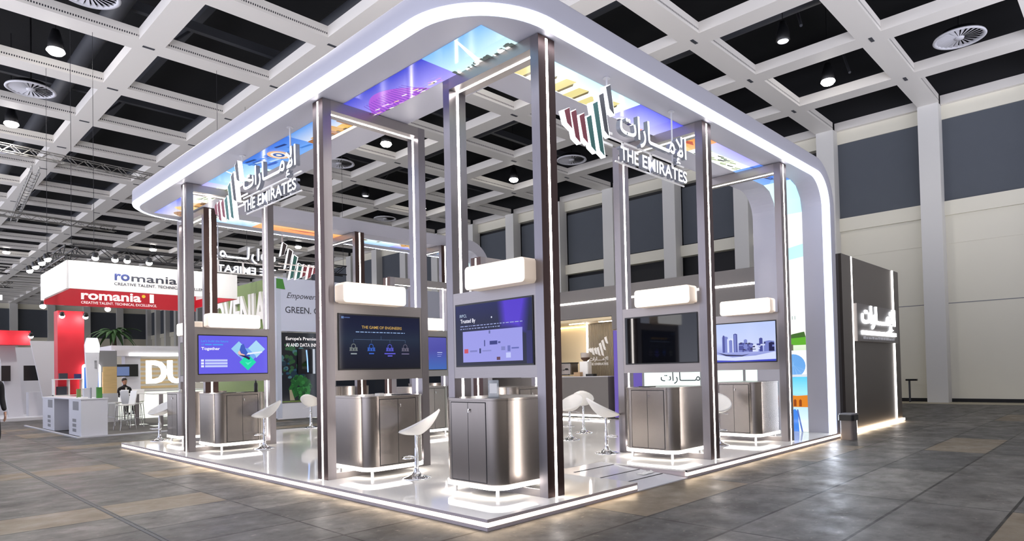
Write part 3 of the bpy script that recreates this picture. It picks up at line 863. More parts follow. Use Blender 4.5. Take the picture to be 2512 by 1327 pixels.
def heart():
    V = em((104, 96, 232))
    sh = []
    def dia(u, v, r, c): return (em(c), [(u, v - r * 1.79), (u + r, v), (u, v + r * 1.79), (u - r, v)])
    sh += [dia(.57, .66, .115, (150, 205, 240)), dia(.83, .66, .135, (170, 215, 245)), dia(.70, .46, .13, (120, 170, 240)), dia(.70, .30, .125, (30, 220, 170))]
    sh += [(em((60, 90, 190)), [(.56, .50), (.60, .76), (.64, .80), (.68, .62), (.74, .46), (.66, .42)]), (em((238, 190, 180)), [(.55, .56), (.58, .62), (.60, .54), (.66, .50), (.64, .47), (.57, .50)]), (em((34, 34, 80)), [(.56, .50), (.66, .42), (.72, .36), (.74, .42), (.66, .48)]), (em((235, 240, 255)), [(.68, .50), (.92, .56), (.92, .60), (.70, .55)])]
    sh += [(em((90, 235, 200)), [(.66, .30), (.70, .22), (.76, .32), (.70, .28)])]
    sh += [(em((70, 160, 245)), R(.085, .18, .75, .78)), (em((70, 160, 245)), R(.195, .34, .75, .78))]
    for k in range(3):
        sh += [(em((196, 206, 250)), R(.085, .40, .32 - .075 * k, .375 - .075 * k)), (em((230, 236, 255)), R(.03, .07, .32 - .075 * k, .375 - .075 * k))]
    return V, sh, [("Let's build the future", em((70, 160, 245)), .035, .83, .38, .06, .01), ('of', em((70, 160, 245)), .035, .745, .035, .045, .01), ('Together', em((245, 246, 255)), .035, .60, .26, .10, .025)]
def cityscreen():
    bg = grad([(0, (90, 100, 190)), (.3, (170, 180, 236)), (.5, (200, 212, 248)), (1, (188, 204, 250))], 1)
    r = random.Random(5); sh = []
    A, B, C_, D = em((70, 76, 150)), em((120, 130, 200)), em((214, 222, 255)), em((34, 34, 78))
    for u, w, v, m in ((.02, .05, .50, B), (.19, .09, .66, B), (.20, .03, .69, A), (.27, .12, .60, C_), (.30, .05, .56, B), (.37, .06, .72, A), (.38, .03, .70, B), (.45, .09, .48, A), (.53, .05, .56, B), (.58, .09, .46, A), (.66, .08, .42, C_), (.76, .05, .58, A), (.83, .15, .50, B), (.90, .08, .46, D)):
        sh.append((m, [(u, .25), (u + w, .25), (u + w, v), (u + w * .5, v + .02), (u, v)]))
    for k in range(24):
        u, v = r.uniform(.45, .97), r.uniform(.24, .46); sh.append((r.choice([A, B, C_, D]), R(u, u + r.uniform(.02, .07), v, v + r.uniform(.015, .05))))
    sh += [(C_, [(0, .25), (.12, .20), (.35, .12), (.7, .15), (1, .24), (1, .0), (0, .0)]), (D, [(.1, .26), (.25, .16), (.5, .14), (.62, .2), (.5, .17), (.25, .20)]), (em((60, 70, 190)), [(0, .06), (.4, .03), (1, .05), (1, 0), (0, 0)])]
    return bg, sh, []
def violet():
    bg = grad([(0, (70, 110, 190)), (.6, (80, 80, 170)), (1, (90, 90, 180))], .9)
    return bg, [(em((130, 90, 190), .9), [(.3, .2), (.62, .3), (.60, .9), (.2, 1)])] + [(em((190, 200, 245)), R(.80, .91, .52, .54)), (em((150, 160, 225)), R(.80, .90, .46, .475)), (em((150, 160, 225)), R(.80, .88, .40, .415))], []
R90 = -PI / 2
# boxes sit nearer one post, as seen from the front
PL = [('tall portal at the near corner, its screen headed Trusted By', 1.142, 1.996, R90, 1.13, 0, trusted()),
      ('tall portal second along the left edge, its screen titled in gold', .233, 3.5575, 0, .695, 0, game()),
      ('leftmost tall portal on the front, with a violet heart screen', .267, 9.10, 0, .845, 0, heart()),
      ('tall portal behind the ramp with a blank black screen', 4.94, 1.996, R90, 1.05, 0, None),
      ('tall portal next to the right leg, its screen showing a pale city', 7.95, 1.996, R90, 1.05, 0, cityscreen()),
      ('tall portal at the back left corner behind the heart screen', 1.211, 12.63, R90, 1.05, 0, None),
      ('tall back portal seen over the lit box of the gold-titled screen', 5.10, 12.63, R90, 1.05, 0, None),
      ('tall back portal seen just left of the near corner portal', 8.07, 12.63, R90, 1.05, 0, None),
      ('low inner portal with a blue violet screen, left of the near corner portal', 4.14, 7.79, 0, .86, 1, violet()),
      ('low inner portal mostly hidden behind the near corner screen', 4.02, 4.53, 0, .86, 1, None)]
PORTALS = [portal(l, x, y, rz, bc, low, s) for l, x, y, rz, bc, low, s in PL]

# ------------------------------------------------------------------ counters standing through the portals
def counter_meshes():
    m = {}
    x0, x1, y0, y1, r = .385, 1.385, -.42, .66, .18
    b = MB(); b.prism(rrect(x0, x1, y0, y1, r, 10), .15, 1.125, smooth=True); m['body'] = b.mesh('cabinet', M['steel_cab'])
    b = MB(); b.prism(rrect(x0 - .006, x1 + .006, y0 - .006, y1 + .006, r, 10), 1.128, 1.152, smooth=True); m['top'] = b.mesh('counter_top', M['steel_cab'])
    b = MB(); b.prism(rrect(x0 - .012, x1 + .012, y0 - .012, y1 + .012, r, 10), .098, .150, smooth=True); m['led'] = b.mesh('led_strip', M['ledbase'])
    b = MB(); b.prism(rrect(x0 + .03, x1 - .03, y0 + .03, y1 - .03, r, 10), .090, .098, smooth=True); m['plinth'] = b.mesh('underside', M['grey'])
    for k, (a, c) in dict(d0=(.578, .880), d1=(.888, 1.192)).items():
        b = MB(); b.box(a, c, y0 - .004, y0 + .01, .176, 1.10); m[k] = b.mesh('door', M['steel_cab'])
    b = MB(); b.box(.568, 1.202, y0 - .002, y0 + .002, .166, 1.110); m['gap'] = b.mesh('door_reveal', M['dark'])
    b = MB(); b.prism([(.915 + .011 * math.cos(2 * PI * k / 12), 1.02 + .011 * math.sin(2 * PI * k / 12)) for k in range(12)], y0 - .022, y0 - .004, 'y')
    b.box(.911, .919, y0 - .026, y0 - .02, .985, 1.02); m['lock'] = b.mesh('lock', M['chrome'])
    for k, (x, y) in enumerate(((x0 + .12, y0 + .1), (x1 - .12, y0 + .1), (x0 + .12, y1 - .1), (x1 - .12, y1 - .1))):
        b = MB(); b.lathe([(.022, 0), (.022, .09)], (x, y, 0), 14); m['f%d' % k] = b.mesh('foot', M['lgrey'])
    return m
CM = counter_meshes()
def counter(label, x, y, rz):
    t = thing('service_counter', label, 'counter', (x, y, ZP), rz, 'rounded steel counters')
    for k in ('body', 'top', 'led', 'plinth', 'gap', 'd0', 'd1', 'f0', 'f1', 'f2', 'f3'):
        o = put(CM[k].name.split('.')[0], CM[k], t)
        if k == 'd1': put('lock', CM['lock'], o)
    return t
CL = ['rounded steel counter under the Trusted By screen at the near corner', 'rounded steel counter under the screen titled in gold', 'rounded steel counter under the violet heart screen',
      'rounded steel counter under the blank black screen, right of the ramp', 'rounded steel counter under the pale city screen', 'dark rounded counter at the far left, behind the leftmost front post',
      'rounded counter under the back portal behind the gold-titled one', 'rounded counter under the back portal nearest the back leg', 'pale rounded counter under the blue violet screen', 'rounded counter behind the near corner counter, inside the stand']
for (l, x, y, rz, bc, low, s), cl in zip(PL, CL):
    counter(cl, x, y, rz)

# ------------------------------------------------------------------ bar stools
def stool_meshes():
    m = {}
    b = MB(); b.lathe([(.205, 0), (.205, .008), (.18, .016), (.12, .03), (.07, .055), (.042, .09), (.034, .13)], n=28); m['base'] = b.mesh('base', M['chrome'])
    b = MB(); b.lathe([(.030, .10), (.030, .42), (.022, .425), (.022, .62)], n=18); m['col'] = b.mesh('column', M['chrome'])
    b = MB()
    pts = [(-.03, 0, .30)] + [(.15 * math.sin(a) * 1.0 - 0, -.10 - .09 * math.cos(a), .29) for a in [(-1 + k / 5) * PI * .75 for k in range(11)]] + [(.03, 0, .30)]
    b.tube(pts, .011, 8); m['foot'] = b.mesh('footrest', M['chrome'])
    b = MB(); b.tube([(.02, .02, .60), (.16, .08, .575), (.19, .09, .575)], .007, 6); m['lever'] = b.mesh('lever', M['chrome'])
    b = MB(); b.sm = True
    nu, nv = 20, 22
    g = {}
    for side in (0, 1):
        for i in range(nu + 1):
            for j in range(nv + 1):
                a = 2 * PI * j / nv; r = i / nu
                x = .255 * r * math.cos(a); y = .25 * r * math.sin(a)
                bk = (math.sin(a) + 1) / 2
                rim_z = .665 + .30 * bk ** 1.15 * (1 - .10 * abs(math.cos(a)))
                z = .645 + (rim_z - .645) * r ** 2.3
                y2 = y + .02 + .10 * bk * max(0, r - .4)
                if side: z -= .045 - .022 * r ** 6; y2 += .012 * r ** 3 * math.sin(a); x *= 1.02
                g[side, i, j] = b.vert((x, y2, z))
    for i in range(nu):
        for j in range(nv):
            if i == 0:
                b.face((g[0, 0, 0], g[0, 1, j], g[0, 1, j + 1]), sm=True); b.face((g[1, 0, 0], g[1, 1, j + 1], g[1, 1, j]), sm=True)
            else:
                b.face((g[0, i, j], g[0, i + 1, j], g[0, i + 1, j + 1], g[0, i, j + 1]), sm=True)
                b.face((g[1, i, j], g[1, i, j + 1], g[1, i + 1, j + 1], g[1, i + 1, j]), sm=True)
    for j in range(nv): b.face((g[0, nu, j], g[1, nu, j], g[1, nu, j + 1], g[0, nu, j + 1]), sm=True)
    me = b.mesh('seat_shell', M['white'])
    bm = bmesh.new(); bm.from_mesh(me); bmesh.ops.remove_doubles(bm, verts=bm.verts, dist=1e-5); bm.to_mesh(me); bm.free()
    m['seat'] = me
    return m
SM = stool_meshes()
def stool(label, x, y, deg, z=ZP, lift=0):
    t = thing('bar_stool', label, 'stool', (x, y, z), math.radians(deg), 'white shell bar stools')
    put('base', SM['base'], t); put('column', SM['col'], t); put('footrest', SM['foot'], t)
    put('lever', SM['lever'], t, (0, 0, lift)); put('seat', SM['seat'], t, (0, 0, lift))
    return t
stool('white shell bar stool on the platform between the two nearest counters', 1.11, 2.70, -135)
stool('white shell bar stool in front of the violet heart screen counter', 1.47, 8.41, -135, lift=.02)
stool('white shell bar stool left of the counter under the blank screen', 4.70, 2.10, 50, lift=.02)
stool('white shell bar stool at the left end of the platform', 0.72, 12.42, -70)
stool('white shell bar stool at the back in front of the green tree picture', 4.55, 12.42, -225)
stool('white shell bar stool partly hidden by the near corner post', 6.0, 4.05, -80)
stool('white shell bar stool seen edge-on before the coffee bar', 7.3, 4.75, 125, lift=.03)
stool('white shell bar stool behind the counter under the blank screen', 6.7, 2.55, 140, lift=.10)
stool('white shell bar stool between the two rightmost counters', 6.75, 1.05, -60)
stool('white shell bar stool glimpsed under the Trusted By screen', 3.4, 3.6, 20, lift=.06)
stool('white shell bar stool glimpsed under the violet heart screen', 1.7, 10.5, 120, lift=.08)

# small things left on the counters
def flat(label, name, cat, x, y, z, w, d, h, rz, mat):
    b = MB(); b.prism(rrect(-w / 2, w / 2, -d / 2, d / 2, min(w, d) * .12, 4), 0, h)
    o = b.build(name, mat); o.location = (x, y, z); o.rotation_euler = (0, 0, rz)
    return tag(o, label, cat)
CT = ZP + 1.152
flat('black tablet lying on the counter under the gold-titled screen', 'tablet', 'tablet', 1.33, 3.36, CT, .25, .18, .012, .2, M['black'])
flat('black tablet lying on the counter under the blank screen', 'tablet', 'tablet', 4.78, 1.28, CT, .25, .18, .012, 1.3, M['black'])
flat('black tablet on the left of the heart screen counter', 'tablet', 'tablet', .95, 8.92, CT, .28, .2, .012, .1, M['black'])
flat('second black tablet beside the dark bottle on the heart screen counter', 'tablet', 'tablet', 1.36, 8.92, CT, .22, .18, .012, 0, M['black'])
flat('white card box on the counter under the gold-titled screen', 'card_box', 'box', .98, 3.40, CT, .12, .08, .035, .4, M['white'])
t = thing('bottle', 'dark bottle standing on the heart screen counter', 'bottle', (1.50, 8.85, CT))
b = MB(); b.lathe([(.036, 0), (.038, .01), (.038, .15), (.034, .18), (.015, .205), (.014, .24)], n=18); b.build('body', M['black'], t)
b = MB(); b.lathe([(.017, .24), (.017, .265)], n=14); b.build('cap', M['grey'], t)
t = thing('leaflet_stand', 'clear acrylic leaflet stand on the near corner counter', 'stand', (1.02, .98, CT), -1.2)
gl = pm('clear_acrylic', srgb(225, 232, 236), .08, alpha=1)
gl.node_tree.nodes['Principled BSDF'].inputs['Transmission Weight'].default_value = .85
b = MB(); b.box(-.07, .07, -.004, .004, 0, .21); b.build('panel', gl, t)
b = MB(); b.box(-.07, .07, -.04, .04, 0, .006); b.build('foot', gl, t)
b = MB(); b.box(-.05, .05, -.006, -.0045, .05, .17); b.build('leaflet', M['white'], t)
b = MB(); b.lathe([(.035, 0), (.04, .01), (.036, .05), (.03, .06)], n=16)
o = b.build('cup', M['white']); o.location = (1.05, 12.0, CT); tag(o, 'small white cup on the dark far left counter', 'cup')

# ------------------------------------------------------------------ hanging sign with seven bars, Arabic and Latin lettering
BARS = [(.056, .20, .455), (.195, .06, .468), (.35, .09, .468), (.50, .015, .486), (.656, 0, .705), (.774, .286, .85), (.913, .61, 1.0)]
def bar_poly(u, v0, v1, k, bw=.115):
    w = bw * k; lean = .055 * (v1 - v0) * k / .5
    x = u * k
    return [(x - w / 2 + lean, v0 * k + .05 * k), (x + w / 2 + lean, v0 * k), (x + w / 2 - lean, v1 * k), (x - w / 2 - lean, v1 * k - .06 * k)]
AR = '\ufe95\ufe8d\ufead\ufe8e\u0640\u0640\u0640\u0640\ufee3\ufef9\ufe8d'
def sign(label, x, y, rz, sx=1.0, dz=0.0):
    t = thing('hanging_sign', label, 'sign', (x, y, 4.38 + dz), rz)
    if sx != 1: t.scale = (sx, 1, 1)
    for i, (u, v0, v1) in enumerate(BARS):
        mt = M['maroon'] if i < 3 else (M['green'] if i < 5 else M['ink'])
        P = bar_poly(u, v0, v1, 1.02)
        b = MB(); b.prism(P, -.035, .045, 'y'); br = b.build('bar', M['signwhite'], t)
        c = sum(p[0] for p in P) / 4, sum(p[1] for p in P) / 4
        Q = [(c[0] + (p[0] - c[0]) * .80, c[1] + (p[1] - c[1]) * .955) for p in P]
        b = MB(); b.prism(Q, -.040, -.035, 'y'); b.prism(Q, .045, .050, 'y')
        o = b.build('bar_face', mt, br)
    for wd, wx, ww in (('THE', 1.15, .42), ('EMIRATES', 1.67, 1.22)):
        me = text_mesh(wd, ww, .185, .035, .018); letters(me, M['signwhite'], M['signside'])
        put('latin_lettering', me, t, (wx, 0, .055))
    me = text_mesh(AR, 1.74, .46, .035, .012); letters(me, M['signwhite'], M['signside'])
    put('arabic_lettering', me, t, (1.15, 0, .30))
    b = MB()
    b.box(1.12, 2.92, .03, .05, .03, .05); b.box(1.0, 2.92, .03, .05, .33, .35)
    for q in (1.3, 2.0, 2.6): b.box(q - .02, q + .02, .03, .05, .05, .34)
    b.box(.05, 1.1, .06, .075, .40, .43); b.box(.3, 1.1, .06, .075, .24, .27)
    b.build('mounting_rail', M['white'], t)
    for q, z0 in ((.97, 1.0), (2.6, .35)):
        b = MB(); b.tube([(q, .04, z0), (q, .04, ZS - 4.38 - dz)], .013, 8); b.lathe([(.05, ZS - 4.38 - dz - .012), (.05, ZS - 4.38 - dz - .002)], (q, .04, 0), 16)
        b.build('rod', M['lgrey'], t)
    return t
sign('hanging sign with maroon, green and black bars beside white lettering', 1.70, .35, 0)
sign('white lit bars and lettering hanging between the two left portals', .39, 7.86, R90, 1.12, .02)
sign('hanging sign at the back, its lettering seen reversed from behind', 4.74, 12.36, PI, 1.03, -.14)
# ------------------------------------------------------------------ back-of-house block behind the stand
ZB = 4.04
bk = thing('back_room', 'taupe back-room block at the right end with glowing vertical strips', 'booth')
X0, X1, YB = 10.70, 15.2, .05
b = MB()
b.box(X0, X1, YB + .06, 1.7, 0, ZB)             # near end return
b.box(11.25, X1, 1.7, 6.62, 0, ZB)              # behind the glass and the violet panel
b.box(11.0, X1, 6.62, 10.4, 3.15, ZB)           # lintel over the coffee bar
b.box(11.0, 13.0, 10.4, 12.6, 0, ZB)
b.box(11.0, 11.25, 1.7, 6.62, 2.75, ZB)
b.build('carcass', M['taupe2'], bk)
b = MB()
b.box(X0, 11.33, YB, YB + .06, 0, ZB); b.box(14.74, X1, YB, YB + .06, 0, ZB)
b.box(11.42, 14.65, YB + .02, YB + .06, 0, ZB)
b.build('front_panel', M['taupe'], bk)
for x in (11.335, 14.655):
    b = MB(); b.box(x, x + .075, YB - .004, YB + .05, .1, ZB); b.build('led_strip', M['ledthin'], bk)
b = MB(); b.box(11.0, X1 + .05, YB - .05, YB + .02, .02, .085); b.build('led_strip', M['ledfloor'], bk)
sg = box('sign_box', M['taupe2'], bk, 11.44, 14.78, YB - .07, YB + .02, 2.10, 2.97)
me = text_mesh(AR[::-1][::-1], 2.72, .60, .012, .03); me.materials.clear(); me.materials.append(pm('bright_sign_letter', (1, 1, 1, 1), .4, 0, (.94, .97, 1, 1), 5))
put('arabic_lettering', me, sg, (11.74, YB - .085, 2.36))
b = MB(); b.box(11.72, 14.50, YB - .10, YB - .07, 2.26, 2.35); b.build('lit_bar', me.materials[0], sg)
b = MB(); rs = random.Random(9); x = 11.85      # a row of small raised marks, too small to read
while x < 14.35:
    k = rs.uniform(.05, .28); b.box(x, x + k, YB - .076, YB - .07, 2.155, 2.155 + rs.choice((.045, .06, .06))); x += k + .05
b.build('small_lettering', M['lgrey'], sg)
for ya, yb in ((1.7, 12.3),):
    b = MB(); b.box(10.985, 11.0, ya, yb, 3.61, 3.665); b.build('led_strip', M['ledthin'], bk)
# violet panel and frosted glass along the facade
box('violet_panel', pm('violet_lit_panel', srgb(70, 56, 128), .25, 0, srgb(84, 64, 150), .5), bk, 11.02, 11.1, 5.62, 6.6, .16, 2.72)
for ya, yb in ((3.78, 5.55), (2.58, 3.72), (1.72, 2.52)):
    b = MB(); b.box(11.02, 11.05, ya, yb, .16, 2.72); g = b.build('glass_panel', M['frost'], bk)
box('mullion', M['grey'], bk, 11.0, 11.06, 2.52, 2.58, .12, 2.75); box('mullion', M['grey'], bk, 11.0, 11.06, 5.55, 5.61, .12, 2.75); box('mullion', M['grey'], bk, 11.0, 11.06, 3.72, 3.78, .12, 2.75)
me = text_mesh(AR, 1.5, .34, .003); me.materials.clear(); me.materials.append(M['text'])
put('glass_lettering', me, bk, (11.015, 5.0, 1.12), (0, 0, R90))

# coffee bar niche
cb = thing('coffee_bar', 'grey coffee bar counter with a glowing base line under the niche', 'counter', (11.0, 8.4, ZP))
b = MB(); b.box(-.05, .55, -1.62, 1.95, .10, 1.24); b.build('front', M['taupe2'], cb)
b = MB(); b.box(-.07, .57, -1.64, 1.97, 1.24, 1.262); b.build('worktop', M['lgrey'], cb)
b = MB(); b.box(-.06, .0, -1.60, 1.93, .045, .10); b.build('led_strip', M['led'], cb)
cream = pm('warm_cream_wall', srgb(214, 196, 160), .6)
nb = thing('niche_lining', 'warm cream niche behind the coffee bar with fluted panel and logo', 'niche', (11.0, 8.4, 0))
b = MB()
b.box(1.5, 1.56, -1.75, 2.0, .12, 3.15); b.box(.25, 1.5, -1.80, -1.75, .12, 3.15); b.box(.02, 1.5, 2.0, 2.05, .12, 3.15)
b.box(.02, 1.5, -1.75, 2.0, 3.06, 3.14)
b.build('lining', cream, nb)
b = MB(); b.box(1.0, 1.5, -1.74, -.08, .12, 3.05)
for k in range(33): b.box(.975, 1.0, -1.72 + .05 * k, -1.72 + .05 * k + .034, 1.0, 3.04)
b.build('fluted_panel', pm('taupe_flutes', srgb(150, 138, 116), .5), nb)
b = MB(); b.box(1.40, 1.44, -.05, 1.95, 3.0, 3.03); b.build('cove_light', pm('warm_cove_light', (1, 1, 1, 1), .5, 0, (1, .80, .52, 1), 4), nb)
b = MB(); b.box(.96, 1.0, -.06, -.02, 1.40, 3.03); b.build('led_post', M['led'], nb)
for k in range(3):
    b = MB(); b.box(.5, .53, -1.5 + k * 1.2, -.9 + k * 1.2, 3.04, 3.055); b.build('led_line', M['led'], nb)
lg = MB()
for u, v0, v1 in BARS: lg.prism([(p[0] * .76, 2.0 + p[1] * .62) for p in bar_poly(u, v0, v1, 1.0)], 0, .03, 'y')
put('logo', lg.mesh('logo', M['white']), nb, (.965, -.12, 0), (0, 0, R90))
for nm, st, z, h, ya, ww in (('arabic_lettering', AR, 1.82, .17, -.12, .76), ('latin_lettering', 'THE', 1.715, .08, -.12, .18), ('latin_lettering', 'EMIRATES', 1.715, .08, -.34, .54)):
    me = text_mesh(st, ww, h, .010, .02); me.materials.clear(); me.materials.append(M['white'])
    put(nm, me, nb, (.965, ya, z), (0, 0, R90))
ZC = ZP + 1.262
t = thing('coffee_machine', 'dark and chrome espresso machine at the left of the coffee bar', 'machine', (11.25, 8.62, ZC))
b = MB(); b.prism(rrect(-.2, .22, -.30, .30, .05, 5), .06, .40); b.build('body', M['steel_cab'], t)
b = MB(); b.prism(rrect(-.22, .24, -.31, .31, .05, 5), .40, .44); b.build('cup_rail', M['black'], t)
b = MB(); b.box(-.27, -.2, -.28, .28, .04, .07); b.build('drip_tray', M['black'], t)
for y in (-.15, .15):
    b = MB(); b.lathe([(.035, .2), (.035, .26)], (-.22, y, 0), 12); b.tube([(-.24, y, .22), (-.36, y, .20)], .014, 6); b.build('group_handle', M['black'], t)
t = thing('coffee_grinder', 'white coffee grinder with clear hopper next to the espresso machine', 'grinder', (11.25, 7.86, ZC))
b = MB(); b.prism(rrect(-.11, .11, -.17, .17, .04, 5), 0, .46); b.build('body', M['white'], t)
b = MB(); b.lathe([(.05, .46), (.14, .54), (.14, .58)], n=16); b.build('hopper_base', pm('coffee_beans', srgb(84, 58, 44), .6), t)
b = MB(); b.lathe([(.141, .58), (.15, .72), (.12, .73)], n=16); b.build('hopper', pm('smoky_plastic', srgb(190, 180, 172), .2), t)
b = MB(); b.prism(rrect(-.12, .08, -.13, .13, .02, 3), 0, .13); o = b.build('carton', pm('kraft_card', srgb(180, 150, 116), .7)); o.location = (11.12, 8.02, ZC)
tag(o, 'small brown carton in front of the coffee grinder', 'box')
b = MB(); b.prism(rrect(-.1, .1, -.15, .15, .03, 3), 0, .07); o = b.build('tray', M['black']); o.location = (11.13, 7.55, ZC)
tag(o, 'low dark tray right of the brown carton', 'tray')

# ------------------------------------------------------------------ waste bin beside the right leg
t = thing('waste_bin', 'grey waste bin with a black rim beside the right leg', 'bin', (10.00, -.22, 0))
b = MB(); b.prism(rrect(-.155, .155, -.13, .13, .05, 5), .0, .40, smooth=True); b.build('body', pm('warm_grey_bin', srgb(120, 112, 110), .45), t)
b = MB(); b.prism(rrect(-.185, .185, -.16, .16, .06, 5), .40, .52, smooth=True); b.build('rim', M['black'], t)
b = MB(); b.prism(rrect(-.17, .17, -.145, .145, .05, 5), .52, .545, smooth=True); b.build('lid', M['grey'], t)
# hose reel post and leaning beam against the right wall
t = thing('leaning_post', 'narrow pale board leaning by the right wall behind the block', 'board', (24.6, 3.35, 0))
b = MB(); b.prism([(-.18, 0), (.18, 0), (.12, 2.9), (0, 3.15), (-.12, 2.9)], -.03, .03, 'x'); b.build('board', M['taupe2'], t)
t = thing('floor_stand', 'small dark stand by the foot of the right wall', 'stand', (24.6, 2.1, 0))
b = MB(); b.box(-.03, .03, -.03, .03, 0, .85); b.build('post', M['duct'], t)
b = MB(); b.box(-.08, .08, -.28, .12, .85, .92); b.build('head', M['black'], t)
# ================================================================== neighbouring stands at the left
RY = 16.8
t = thing('banner_ring', 'white and red square banner ring reading romania, hung at left', 'banner', (0, RY, 0))
box('front_banner', M['white'], t, -.22, 4.30, -.04, .04, 4.15, 4.93)
box('side_banner', M['white'], t, -.26, -.18, .04, 3.6, 4.15, 4.93)
b = MB(); b.box(-.18, 4.26, 3.58, 3.64, 4.40, 4.93); b.mi = 1; b.box(-.18, 4.26, 3.56, 3.64, 4.02, 4.62); b.build('back_banner', [M['white'], M['red']], t)
b = MB(); b.box(4.26, 4.32, .04, 3.58, 4.42, 4.93); b.mi = 1; b.box(4.24, 4.32, .04, 3.58, 4.14, 4.42); b.build('far_side_banner', [M['white'], M['red']], t)
text('lettering', 'ro', M['textblue'], t, .86, -.05, 4.46, .38, .20, .002, .03)
text('lettering', 'mania', M['text'], t, 1.28, -.05, 4.46, 1.22, .21, .002, .012)
text('lettering', 'CREATIVE TALENT. TECHNICAL EXCELLENCE.', M['text'], t, .85, -.05, 4.32, 2.6, .085, .002, .01)
text('lettering', 'romania', M['textwhite'], t, .78, 3.54, 4.235, 1.72, .29, .002, .03)
text('lettering', 'I', M['textwhite'], t, 2.76, 3.54, 4.235, .13, .30, .002, .03)
text('lettering', 'CREATIVE TALENT. TECHNICAL EXCELLENCE.', M['textwhite'], t, .78, 3.54, 4.10, 2.2, .085, .002, .01)
b = MB(); b.prism([(2.58 + .055 * math.cos(2 * PI * k / 16), 4.45 + .055 * math.sin(2 * PI * k / 16)) for k in range(16)], 3.545, 3.56, 'y'); b.build('yellow_dot', em((250, 210, 60), .9), t)
for hx, hy in ((-.22, .25), (4.28, .25), (-.2, 3.4)):
    b = MB(); b.tube([(hx, hy, 4.9), (hx, hy, 5.14)], .012, 5); b.tube([(hx, hy, 5.13), (min(max(hx, -.05), 4.2), hy, 5.14)], .012, 5); b.build('hanger', M['black'], t)
# spotlights on stalks along the ring
b = MB(); b.lathe([(.07, 0), (.085, .05), (.05, .14)], n=14); hm = b.mesh('head', M['black'])
b = MB(); b.lathe([(.085, -.001), (.08, -.04), (.055, -.075), (.02, -.09)], n=14); gm = b.mesh('lens', pm('lit_spot_lens', (1, 1, 1, 1), .4, 0, (1, .98, .95, 1), 45))
b = MB(); b.tube([(0, 0, .13), (0, .54, .165)], .012, 6); am = b.mesh('arm', M['black'])
def spot(label, x, y, z, tilt=.5, rz=0, power=0):
    t = thing('spotlight', label, 'spotlight', (x, y, z), rz, 'small lit spotlights on the neighbouring stands')
    h = put('head', hm, t, (0, 0, 0), (tilt, 0, 0)); put('lens', gm, h); put('arm', am, t)
    if power:
        l = bpy.data.lights.new('spot_light', 'SPOT'); l.energy = power; l.spot_size = 1.9; l.spot_blend = .8; l.shadow_soft_size = .06
        put('spot_light', l, h, (0, 0, -.05))
for k, (x, lab) in enumerate(((.33, 'lit spotlight over the white fascia, left of its middle'), (.80, 'second lit spotlight over the white fascia'), (1.10, 'small lit spotlight in the middle of the white fascia'), (1.66, 'lit spotlight above the dark blue lettering'), (3.2, 'lit spotlight over the fascia, behind the steel posts'))):
    spot(lab, x, RY - .35, 5.02, .3, 0, 14)
for k, (y, lab) in enumerate(((17.2, 'lit spotlight at the near end of the fascia side'), (18.0, 'second lit spotlight along the fascia side'), (18.9, 'third lit spotlight along the fascia side'), (19.8, 'farthest lit spotlight along the fascia side'))):
    spot(lab, -.62, y, 4.98, .3, PI / 2 * 3, 14)
for x, y, z, lab in ((.80, 23.25, 3.92, 'lit spotlight left of the red column'), (1.50, 23.25, 3.92, 'lit spotlight right of the red column'), (1.65, 20.93, 4.02, 'small lit spotlight under the red fascia'), (-.12, 20.93, 4.02, 'lit spotlight under the left end of the fascia'), (-.3, 29.1, 3.5, 'lit spotlight at the left edge over the white stand'), (.8, 29.1, 3.5, 'lit spotlight on the red cap of the white stand')):
    spot(lab, x, y, z, .45, PI if y == 20.93 else 0, 25 if z < 4 else 10)
# column, counters, shelf
t = thing('advert_column', 'tall red square column under the banner ring', 'column', (1.15, 24.0, .022))
box('shaft', M['red'], t, -.40, .40, -.3, .3, .1, 4.12); box('base', M['white'], t, -.45, .45, -.35, .35, 0, .1)
t = thing('carpet', 'grey carpet of the red and white stand with a pale edge', 'carpet')
box('pile', pm('grey_carpet', srgb(92, 90, 88), .9, noise=.1, nscale=40), t, .0, 4.0, 16.9, 24.7, 0, .02)
box('edging', M['lgrey'], t, -.06, 4.0, 16.72, 16.9, 0, .035); box('edging', M['lgrey'], t, -.06, .0, 16.9, 24.8, 0, .035)
t = thing('display_counter', 'white boxy counter with printed icons at the near left', 'counter', (0, 0, .036))
b = MB(); b.box(.05, .68, 16.82, 18.3, 0, 1.02); b.box(.05, .60, 20.3, 22.1, 0, 1.02); b.box(.42, .6, 18.3, 20.3, .10, 1.02); b.build('body', M['whitemat'], t)
box('top', M['whitemat'], t, .03, .70, 16.80, 22.12, 1.02, 1.05)
def decal(b, y0, y1, z0, z1): b.quad((.048, y1, z0), (.048, y0, z0), (.048, y0, z1), (.048, y1, z1))
for y in (17.1, 20.55):
    b = MB(); decal(b, y, y + .7, .72, .97)
    for k in range(3): decal(b, y + .3, y + .75, .10 + .14 * k, .19 + .14 * k)
    b.build('printed_icons', M['grey'], t)
t = thing('shelf_unit', 'open white two-deck shelf behind the boxy counter', 'shelf', (0, 0, .022))
for z in (.82, 1.05, 1.62): box('board', M['white'], t, .55, 1.40, 23.2, 23.6, z, z + .03)
for x in (.57, 1.0, 1.38): box('upright', M['white'], t, x - .02, x + .02, 23.25, 23.55, 0, 1.62)
flat('dark book standing on the top shelf at left', 'book', 'book', .85, 23.4, 1.672, .26, .1, .2, 0, M['text'])
flat('blue box on the top shelf', 'box', 'box', 1.28, 23.4, 1.672, .2, .16, .17, 0, M['textblue'])
flat('dark boxes on the lower shelf at left', 'box', 'box', .8, 23.4, 1.102, .3, .15, .3, 0, M['text'])
flat('green packaged product at the back of the white counter', 'product_box', 'box', .35, 18.6, 1.087, .10, .10, .26, 0, M['green2'])
